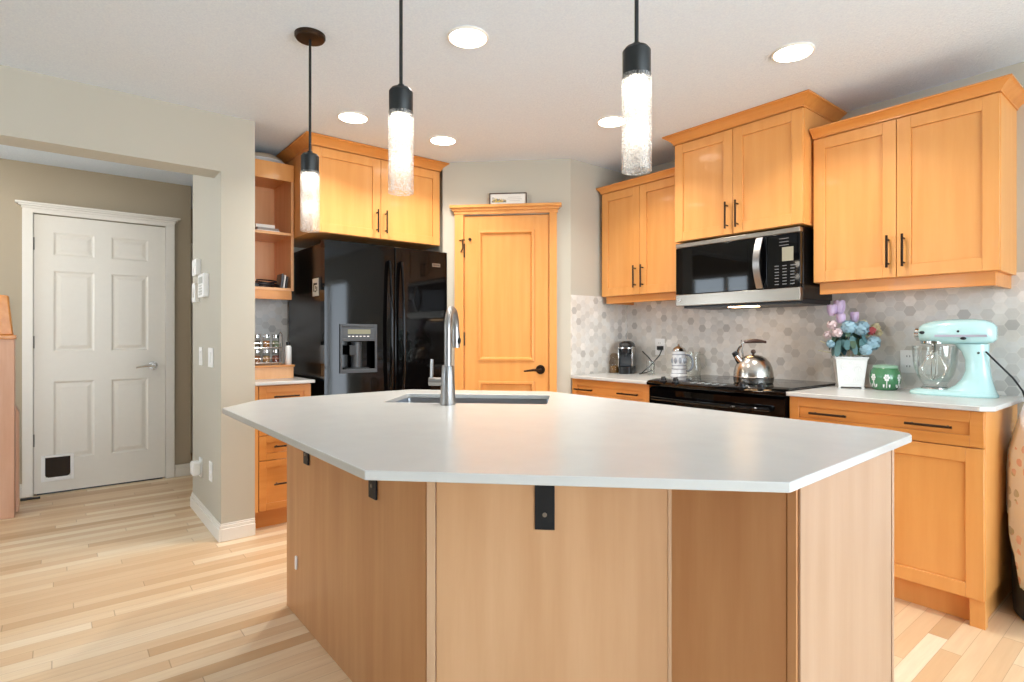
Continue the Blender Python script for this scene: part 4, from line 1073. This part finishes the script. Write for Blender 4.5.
def cluster(c, R, mat, name, lab, n=46, pr=0.011):
    bm = new()
    for i in range(n):
        z = 1 - 2 * (i + .5) / n; a = i * 2.39996; rr = math.sqrt(1 - z * z); d = Vector((rr * math.cos(a), rr * math.sin(a), z))
        disc_facing(bm, Vector(c) + d * R, d + Vector((rnd.uniform(-.4, .4),) * 3), pr, pr * .85, 7, 0.002)
    ball(bm, c, R * .85, R * .85, R * .85, 10, 6)
    f = obj(name, bm, mat, fp_); f['label'] = lab
cluster((-0.012, -0.06, 0.325), 0.032, M['hydrangea'], 'hydrangea', 'pale blue hydrangea head')
cluster((0.045, -0.06, 0.318), 0.034, M['hydrangea'], 'hydrangea', 'pale blue hydrangea head')
cluster((0.100, -0.05, 0.240), 0.032, M['hydrangea'], 'hydrangea', 'pale blue hydrangea head')
cluster((0.062, -0.085, 0.205), 0.024, M['hydrangea'], 'hydrangea', 'pale blue hydrangea head', 30)
cluster((-0.085, -0.03, 0.335), 0.022, M['pinkflower'], 'blossom', 'blush pink blossom', 20, .010)
cluster((-0.065, -0.06, 0.295), 0.022, M['pinkflower'], 'blossom', 'blush pink blossom', 20, .010)
cluster((-0.105, -0.03, 0.285), 0.017, M['pinkflower'], 'blossom', 'blush pink blossom', 16, .008)
cluster((0.098, -0.02, 0.305), 0.018, M['redflower'], 'blossom', 'coral red blossom', 16, .009)
cluster((0.125, 0.02, 0.325), 0.018, M['yellowflower'], 'blossom', 'cream blossom', 16, .009)
cluster((-0.095, -0.05, 0.235), 0.018, M['hydrangea'], 'hydrangea', 'pale blue hydrangea head', 20, .009)
cluster((0.062, 0.0, 0.345), 0.017, M['yellowflower'], 'blossom', 'cream blossom', 14, .009)
cluster((0.135, 0.0, 0.295), 0.014, M['yellowflower'], 'blossom', 'cream blossom', 14, .008)

# green candle bowl
gb = thing('candle_jar', 'round green jar with white flower pattern beside the flower pot', 'jar', (-1.062, 3.335, C2), math.radians(30))
gb.scale = (0.92, 0.92, 1.2)
bm = new(); lathe(bm, [(0.052, 0), (0.058, 0.004), (0.072, 0.03), (0.076, 0.055), (0.070, 0.082), (0.060, 0.094), (0.056, 0.094), (0.050, 0.088)], n=36); gbb = obj('bowl', bm, M['green_ceramic'], gb)
def on_bowl(a, z):
    pr = [(0.058, 0.004), (0.072, 0.03), (0.076, 0.055), (0.070, 0.082)]
    for (r0, z0), (r1, z1) in zip(pr, pr[1:]):
        if z <= z1: r = r0 + (r1 - r0) * (z - z0) / (z1 - z0); break
    return Vector((r * math.sin(a), -r * math.cos(a), z)), Vector((math.sin(a), -math.cos(a), 0))
for k in range(7):
    a0 = -1.2 + k * 0.42 * 2.2 + 0.15; bm = new()
    for j in range(6):
        t = 2 * PI * j / 6; c, n = on_bowl(a0 + 0.13 * math.cos(t), 0.055 + 0.010 * math.sin(t)); disc_facing(bm, c, n, 0.0055, 0.0055, 8, 0.001)
    c, n = on_bowl(a0, 0.055); disc_facing(bm, c, n, 0.004, 0.004, 8, 0.001)
    pts = [on_bowl(a0, z)[0] + on_bowl(a0, z)[1] * .0006 for z in (0.045, 0.03, 0.012)]; tube(bm, pts, 0.0025, 6)
    for da in (-0.2, 0.2): c, n = on_bowl(a0 + da, 0.024); disc_facing(bm, c, n, 0.004, 0.012, 8, 0.001)
    obj('flower_motif', bm, M['white_ceramic'], gbb)
bm = new(); lathe(bm, [(0.059, 0.094), (0.061, 0.096), (0.059, 0.104), (0.050, 0.106), (0.030, 0.108)], n=36); obj('lid', bm, plain('pale green lid', (150, 186, 160), 0.3), gb)

# stand mixer, nose toward local -x
mx = thing('stand_mixer', 'aqua stand mixer with glass bowl on the right countertop', 'mixer', (-0.768, 3.285, C2), math.radians(4))
mx.scale = (0.98, 0.98, 0.98)
bm = new()
def ring_foot(hx, hy, z, cx=0.0): return sup(cx, 0, hx, hy, z, 3.0, 36)
rings(bm, [ring_foot(0.168, 0.098, 0.0), ring_foot(0.170, 0.100, 0.006), ring_foot(0.166, 0.096, 0.016), ring_foot(0.150, 0.082, 0.024), ring_foot(0.13, 0.07, 0.027)]); obj('base', bm, M['aqua'], mx)
bm = new()
col = [(0.010, 0.066, 0.102, 0.085), (0.030, 0.070, 0.090, 0.074), (0.050, 0.082, 0.072, 0.062), (0.08, 0.090, 0.056, 0.054), (0.12, 0.094, 0.046, 0.048), (0.17, 0.092, 0.044, 0.046), (0.21, 0.084, 0.050, 0.048), (0.245, 0.070, 0.066, 0.050)]
rings(bm, [sup(cx, 0, hx, hy, z, 2.6, 32) for z, cx, hx, hy in col]); obj('column', bm, M['aqua'], mx)
bm = new(); rs = []
for x, hy, zc_, hz in ((-0.132, 0.028, 0.296, 0.026), (-0.128, 0.040, 0.296, 0.036), (-0.112, 0.052, 0.298, 0.047), (-0.07, 0.062, 0.301, 0.057), (0.0, 0.066, 0.303, 0.061), (0.08, 0.066, 0.303, 0.061), (0.125, 0.062, 0.301, 0.056), (0.150, 0.050, 0.298, 0.045), (0.162, 0.032, 0.296, 0.030)):
    rs.append([(x, p[0], p[1]) for p in [(q[0], q[1]) for q in sup(0, zc_, hy, hz, 0, 2.7, 32)]])
rings(bm, rs); hd = obj('head', bm, M['aqua'], mx)
for s in (-1, 1):
    bm = new(); box(bm, -0.06, 0.135, s * 0.0655 - 0.0012, s * 0.0655 + 0.0012, 0.279, 0.289)
    obj('trim_band', bm, plain('grey trim band', (190, 186, 200), 0.3, 0.5), hd)
bm = new(); tube(bm, [(-0.132, 0, 0.298), (-0.150, 0, 0.300)], 0.022, 18); obj('hub_cover', bm, M['chrome'], hd)
bm = new(); ball(bm, (-0.112, -0.052, 0.300), 0.012, 0.008, 0.008); ball(bm, (0.05, -0.070, 0.272), 0.012, 0.008, 0.007); ball(bm, (0.03, -0.0655, 0.305), 0.0055, 0.004, 0.0055); ball(bm, (0.102, -0.046, 0.205), 0.005, 0.006, 0.005)
obj('control_knobs', bm, M['black_plastic'], hd)
bm = new(); lathe(bm, [(0.050, 0.244), (0.054, 0.248), (0.054, 0.258), (0.048, 0.262)], (-0.075, 0, 0), 28); lathe(bm, [(0.055, 0.271), (0.0555, 0.274), (0.055, 0.279)], (-0.075, 0, 0), 28, False, False); obj('planetary_ring', bm, M['chrome'], hd)
bm = new(); tube(bm, [(-0.075, 0, 0.25), (-0.075, 0, 0.205)], 0.008, 10)
for a in (0, PI / 2):
    ca, sa = math.cos(a), math.sin(a)
    pts = [(-0.075 + ca * rr, sa * rr, z) for rr, z in ((0.006, 0.205), (0.03, 0.175), (0.048, 0.13), (0.04, 0.09), (0.0, 0.068), (-0.04, 0.09), (-0.048, 0.13), (-0.03, 0.175), (-0.006, 0.205))]
    tube(bm, pts, 0.0022, 6)
obj('whisk', bm, M['chrome'], mx)
bm = new(); lathe(bm, [(0.050, 0.030), (0.052, 0.036), (0.046, 0.045), (0.056, 0.060), (0.076, 0.095), (0.087, 0.14), (0.091, 0.19), (0.094, 0.235), (0.091, 0.235), (0.088, 0.19), (0.084, 0.14), (0.073, 0.097), (0.052, 0.064), (0.002, 0.060)], (-0.070, 0, 0), 36, True, False); obj('glass_bowl', bm, M['glass'], mx)
bm = new(); lathe(bm, [(0.058, 0.026), (0.058, 0.032), (0.046, 0.034)], (-0.070, 0, 0), 30, False, False); obj('bowl_seat', bm, M['chrome'], mx)
bm = new(); tube(bm, [(-0.64, 3.25, 1.10), (-0.62, 3.25, 1.075), (-0.585, 3.26, 1.03), (-0.55, 3.27, 0.985), (-0.522, 3.29, 0.93), (-0.505, 3.33, 0.84), (-0.505, 3.40, 0.60), (-0.505, 3.43, 0.30), (-0.50, 3.43, 0.006)], 0.004, 8)
tag(obj('mixer_cord', bm, M['black_plastic']), 'dark power cord trailing off the counter behind the stand mixer', 'cord')

# ------------------------------------------------------------------ left counter: riser, rack, jars
rs_ = thing('counter_riser', 'low wooden riser box under the spice jars', 'riser', (-3.80, 0.925, 0.8945), PI / 2)
bm = new(); box(bm, 0, 0.293, 0.006, 0.30, 0, 0.074); obj('box', bm, M['maple_in'], rs_, bev=0.001)
bm = new(); box(bm, -0.004, 0.300, -0.004, 0.304, 0.074, 0.086); obj('lid', bm, M['maple_h'], rs_, bev=0.002)
RT = 0.8945 + 0.086
rk = thing('spice_rack', 'two-tier chrome wire rack on the wooden riser', 'rack', (-3.86, 0.925, RT), PI / 2)
bm = new()
for z in (0.014, 0.112):
    for y in (0.0, 0.075): tube(bm, [(0.0, y, z), (0.235, y, z)], 0.0025, 6)
    for i in range(11): tube(bm, [(0.235 * i / 10, 0, z), (0.235 * i / 10, 0.075, z)], 0.0015, 5)
    tube(bm, [(0.0, 0.0, z + 0.03), (0.235, 0.0, z + 0.03)], 0.002, 6)
obj('wire_shelves', bm, M['chrome'], rk)
bm = new()
for x in (0, 0.235):
    tube(bm, [(x, 0, 0), (x, 0, 0.20), (x, 0.0375, 0.215), (x, 0.075, 0.20), (x, 0.075, 0)], 0.003, 6)
obj('wire_frame', bm, M['chrome'], rk)
spice_cols = [(150, 96, 50), (96, 104, 66), (176, 140, 90), (120, 60, 40), (206, 190, 150), (80, 70, 56), (170, 110, 50), (110, 120, 90)]
words = ['', 'third', 'second', 'first']
jar0 = None
for tier in (0, 1):
    for k in range(1, 4):
        loc = (-3.86 - 0.037, 0.925 + 0.03 + k * 0.0583, RT + (0.0165 if tier == 0 else 0.1145))
        lab = '%s spice jar from the white bottle on the %s tier of the wire rack' % (words[k], 'upper' if tier else 'lower')
        if jar0 is None:
            jar0 = thing('spice_jar', lab, 'jar', loc, 0, 'spice jars on the wire rack')
            bm = new(); lathe(bm, [(0.020, 0), (0.0225, 0.003), (0.0225, 0.055), (0.018, 0.062), (0.018, 0.066)], n=18, cap1=False); obj('jar_body', bm, M['glass'], jar0)
            bm = new(); lathe(bm, [(0.021, 0.064), (0.021, 0.082), (0.019, 0.084)], n=18); obj('lid', bm, M['chrome'], jar0)
            bm = new(); lathe(bm, [(0.019, 0.003), (0.0205, 0.006), (0.0205, 0.042), (0.004, 0.045)], n=16); obj('contents', bm, plain('ground spice', spice_cols[0], 0.85, var=0.3, scale=120), jar0)
            o = jar0
        else:
            o = copy_tree(jar0, loc); o['label'] = lab
            for ch in children(o):
                if ch.name.startswith('contents'):
                    ch.data = ch.data.copy(); ch.data.materials[0] = plain('ground spice', spice_cols[tier * 4 + k], 0.85, var=0.3, scale=120)
bt = thing('bottle', 'white bottle with black cap beside the spice rack', 'bottle', (-3.845, 1.196, RT), 0)
bm = new(); lathe(bm, [(0.018, 0), (0.020, 0.003), (0.020, 0.115), (0.015, 0.125), (0.012, 0.128)], n=20); obj('bottle_body', bm, M['plastic_white'], bt)
bm = new(); lathe(bm, [(0.0135, 0.126), (0.0135, 0.15), (0.011, 0.152)], n=18); obj('cap', bm, M['black_plastic'], bt)

# things on the open shelves (unit at x -4.275 .. -3.89)
SH = 1.413
bk = thing('card_stack', 'stack of white cards and paper on the middle open shelf', 'paper stack', (-4.00, 1.045, SH + 0.448), PI / 2)
for k, (w_, d_, z0, z1, ro) in enumerate(((0.15, 0.10, 0, 0.014, 0.0), (0.14, 0.10, 0.014, 0.030, 0.08), (0.12, 0.09, 0.030, 0.052, -0.06))):
    bm = new(); box(bm, -0.02, -0.02 + w_, -d_ / 2, d_ / 2, z0, z1); bmesh.ops.rotate(bm, verts=bm.verts, cent=(0.05, 0, 0), matrix=Matrix.Rotation(ro, 3, 'Z')); obj('card_bundle', bm, [M['paper'], plain('grey card', (150, 146, 140), .6), M['paper']][k], bk, bev=0.001)
hs = thing('cable_tangle', 'tangle of dark cable and black gadgets on the bottom open shelf', 'cable', (-3.965, 1.06, SH + 0.078), PI / 2)
hs.scale = (1.25, 1.25, 1.25)
bm = new(); pts = []
for i in range(90):
    t = i / 89 * 9 * PI; pts.append((0.055 * math.cos(t) * (1 + .25 * math.sin(t * .37)) + 0.02, 0.035 * math.sin(t) * (1 + .3 * math.cos(t * .6)), 0.008 + 0.018 * (1 + math.sin(t * .53)) * (i / 120 + .3)))
tube(bm, pts, 0.004, 6); obj('cable', bm, M['black_plastic'], hs)
bm = new(); box(bm, -0.07, -0.02, -0.03, 0.02, 0, 0.022); obj('adapter', bm, M['black_plastic'], hs, bev=0.004)
for k, (y, c) in enumerate(((1.165, 'dark_grey'), (1.182, 'paper'), (1.198, 'ink'))):
    bm = new(); box(bm, -0.055, 0.055, 0, 0.010, 0, 0.095 - k * 0.008); bmesh.ops.rotate(bm, verts=bm.verts, cent=(0, 0, 0), matrix=Matrix.Rotation(-0.12, 3, 'X'))
    o = obj('booklet', bm, M[c], None); o.location = (-3.965, y, SH + 0.080)
    tag(o, '%s booklet standing upright at the right of the bottom open shelf' % ('grey', 'white', 'dark')[k], 'booklet', 'booklets on the open shelf')
# platter in a clear bag on top
pl_ = thing('platter', 'pale oval platter lying on top of the open shelf unit', 'platter', (-4.06, 1.08, SH + 0.905), math.radians(80))
bm = new(); rings(bm, [sup(0, 0, 0.10, 0.09, 0, 2), sup(0, 0, 0.13, 0.11, 0.008, 2), sup(0, 0, 0.158, 0.14, 0.03, 2), sup(0, 0, 0.155, 0.137, 0.034, 2), sup(0, 0, 0.12, 0.10, 0.012, 2)]); obj('dish', bm, M['white_ceramic'], pl_)
bm = new(); rings(bm, [sup(0, 0, 0.150, 0.132, 0.034, 2), sup(0, 0, 0.135, 0.12, 0.055, 2), sup(0.01, 0, 0.09, 0.08, 0.078, 2), sup(0.01, 0, 0.03, 0.03, 0.086, 2)]); obj('cover', bm, plain('translucent cream cover', (186, 172, 150), 0.3), pl_)

# ------------------------------------------------------------------ hall wall controls on the side of the wall end (y = 0.729, facing -y)
def plate2(name, label, cat, x, z, w, h, dep, extra=None, grp=None):
    r = thing(name, label, cat, (x, 0.729, z - h / 2), 0, grp)
    bm = new(); box(bm, -w / 2, w / 2, -dep, 0, 0, h); o = obj('housing' if extra else 'cover_plate', bm, M['plastic_white'], r, bev=0.003)
    return r, o
r, o = plate2('thermostat', 'square white thermostat high on the wall end', 'thermostat', -4.18, 1.617, 0.13, 0.105, 0.03, 'x')
bm = new(); tube(bm, [(0, -0.03, 0.052), (0, -0.034, 0.052)], 0.03, 18); obj('dial', bm, M['plastic_white'], o)
r, o = plate2('alarm_keypad', 'larger white alarm keypad below the thermostat', 'keypad', -3.95, 1.483, 0.17, 0.145, 0.032, 'x')
bm = new(); box(bm, -0.06, 0.06, -0.0335, -0.032, 0.085, 0.125); obj('display', bm, plain('grey lcd', (168, 172, 166), .3), o)
bm = new()
for i in range(4):
    for k in range(3): box(bm, -0.05 + k * 0.036, -0.026 + k * 0.036, -0.0345, -0.032, 0.014 + i * 0.017, 0.025 + i * 0.017)
obj('keys', bm, plain('light grey keys', (205, 204, 198), .5), o)
r, o = plate2('wall_box', 'thin white wall box beside the alarm keypad', 'wall box', -4.20, 1.455, 0.10, 0.125, 0.03, 'x')
bm = new(); box(bm, -0.02, 0.02, -0.032, -0.03, 0.03, 0.09); obj('vent', bm, plain('light grey vent', (215, 213, 206), .5), o)
for x, lab in ((-4.10, 'white light switch farther from the kitchen, on the wall end'), (-3.80, 'white light switch nearer the kitchen, on the wall end')):
    r, o = plate2('light_switch', lab, 'light switch', x, 1.04, 0.085 if x < -4 else 0.125, 0.118, 0.007, None, 'light switches on the wall end')
    bm = new(); box(bm, -0.017, 0.017, -0.011, -0.007, 0.026, 0.092); obj('rocker', bm, M['plastic_white'], o, bev=0.001)
r, o = plate2('wall_outlet', 'white wall outlet low on the wall end near the kitchen', 'outlet', -3.80, 0.352, 0.075, 0.118, 0.007)
bm = new(); box(bm, -0.016, 0.016, -0.010, -0.007, 0.02, 0.05); box(bm, -0.016, 0.016, -0.010, -0.007, 0.068, 0.098); obj('socket', bm, M['plastic_white'], o)
pg = thing('night_light', 'white plug-in device in the low hall outlet', 'plug-in device', (-4.10, 0.729, 0.26), 0)
bm = new(); box(bm, -0.04, 0.04, -0.008, 0, 0, 0.125); obj('outlet_plate', bm, M['plastic_white'], pg, bev=0.002)
bm = new(); box(bm, -0.045, 0.045, -0.06, -0.008, 0.02, 0.105); obj('plug_body', bm, M['plastic_white'], pg, bev=0.012, seg=3)

# ------------------------------------------------------------------ newel post at far left
nw = thing('newel_post', 'reddish oak newel post of the stairs at the left edge', 'newel post', (-4.90, -0.27, 0), 0)
bm = new(); box(bm, -0.06, 0.06, -0.06, 0.06, 0, 1.15); obj('post', bm, M['newel'], nw, bev=0.004)
bm = new(); box(bm, -0.068, 0.068, -0.068, 0.068, 1.15, 1.175); obj('collar', bm, M['maple_h'], nw, bev=0.004)
bm = new(); rings(bm, [[(-0.045, -0.06, 1.175), (0.045, -0.06, 1.175), (0.045, 0.055, 1.175), (-0.045, 0.055, 1.175)], [(-0.045, -0.06, 1.22), (0.045, -0.06, 1.22), (0.045, 0.05, 1.20), (-0.045, 0.05, 1.20)], [(-0.04, -0.06, 1.44), (0.04, -0.06, 1.44), (0.04, 0.03, 1.43), (-0.04, 0.03, 1.43)]]); obj('rail_end', bm, M['maple_h'], nw, bev=0.008)
bm = new(); rings(bm, [[(-0.20, -0.03, 0), (-0.09, -0.03, 0), (-0.09, 0.075, 0), (-0.20, 0.075, 0)], [(-0.20, -0.03, 0.66), (-0.09, -0.03, 0.66), (-0.09, 0.075, 0.66), (-0.20, 0.075, 0.66)], [(-0.20, -0.03, 0.69), (-0.09, -0.03, 0.69), (-0.09, 0.06, 0.70), (-0.20, 0.06, 0.70)]]); obj('stair_skirt', bm, M['newel'], nw, bev=0.004)
bm = new(); prism(bm, [(-5.33, -0.20), (-5.30, -0.20), (-5.29, -0.09), (-5.31, -0.09)], 0.0, 0.014)
tag(obj('doorstop', bm, M['black_plastic'], bev=0.002), 'small dark doorstop on floor at the foot of the white door casing', 'doorstop')

# ------------------------------------------------------------------ bin with a floral cloth
bn = thing('waste_bin', 'dark navy waste bin at the right end of the cabinets', 'bin', (-0.331, 3.222, 0), 0)
bm = new(); lathe(bm, [(0.200, 0), (0.208, 0.010), (0.212, 0.10), (0.218, 0.62), (0.218, 0.64)], n=44); obj('bin_body', bm, M['navy'], bn)
bm = new(); lathe(bm, [(0.219, 0.64), (0.219, 0.655), (0.18, 0.69), (0.09, 0.71), (0.01, 0.714)], n=44); obj('lid', bm, M['navy'], bn)
bm = new(); rs = []
NA = 60; a_lo, a_hi = math.radians(150), math.radians(330)
prof = [(0.05, 0.985), (0.12, 0.965), (0.155, 0.92), (0.178, 0.85), (0.200, 0.76), (0.217, 0.68), (0.221, 0.60), (0.220, 0.5), (0.219, 0.40), (0.218, 0.30), (0.217, 0.22), (0.216, 0.14)]
for j, (rr, z) in enumerate(prof):
    row = []
    for i in range(NA + 1):
        t = i / NA; a = a_lo + (a_hi - a_lo) * t
        zmin = 0.42 - 0.35 * min(1, max(0, (t - .28) / .15))
        zz = max(z, zmin + 0.01 * math.sin(a * 9) - 0.0005 * j) if z < 0.6 else z
        w = 0.004 * math.sin(a * 14 + j * .15) * min(1, (0.9 - zz) * 2.2)
        row.append((rr * math.cos(a) + w * math.cos(a) + (0.004 + abs(w)) * math.cos(a), rr * math.sin(a) + w * math.sin(a) + (0.004 + abs(w)) * math.sin(a), zz))
    rs.append(row)
rings(bm, rs, closed=False)
o = obj('floral_cloth', bm, M['floral'], None); o.location = (-0.331, 3.222, 0.0)
sm = o.modifiers.new('thick', 'SOLIDIFY'); sm.thickness = 0.002; sm.offset = 1
tag(o, 'white floral print cloth draped over the navy waste bin', 'cloth')
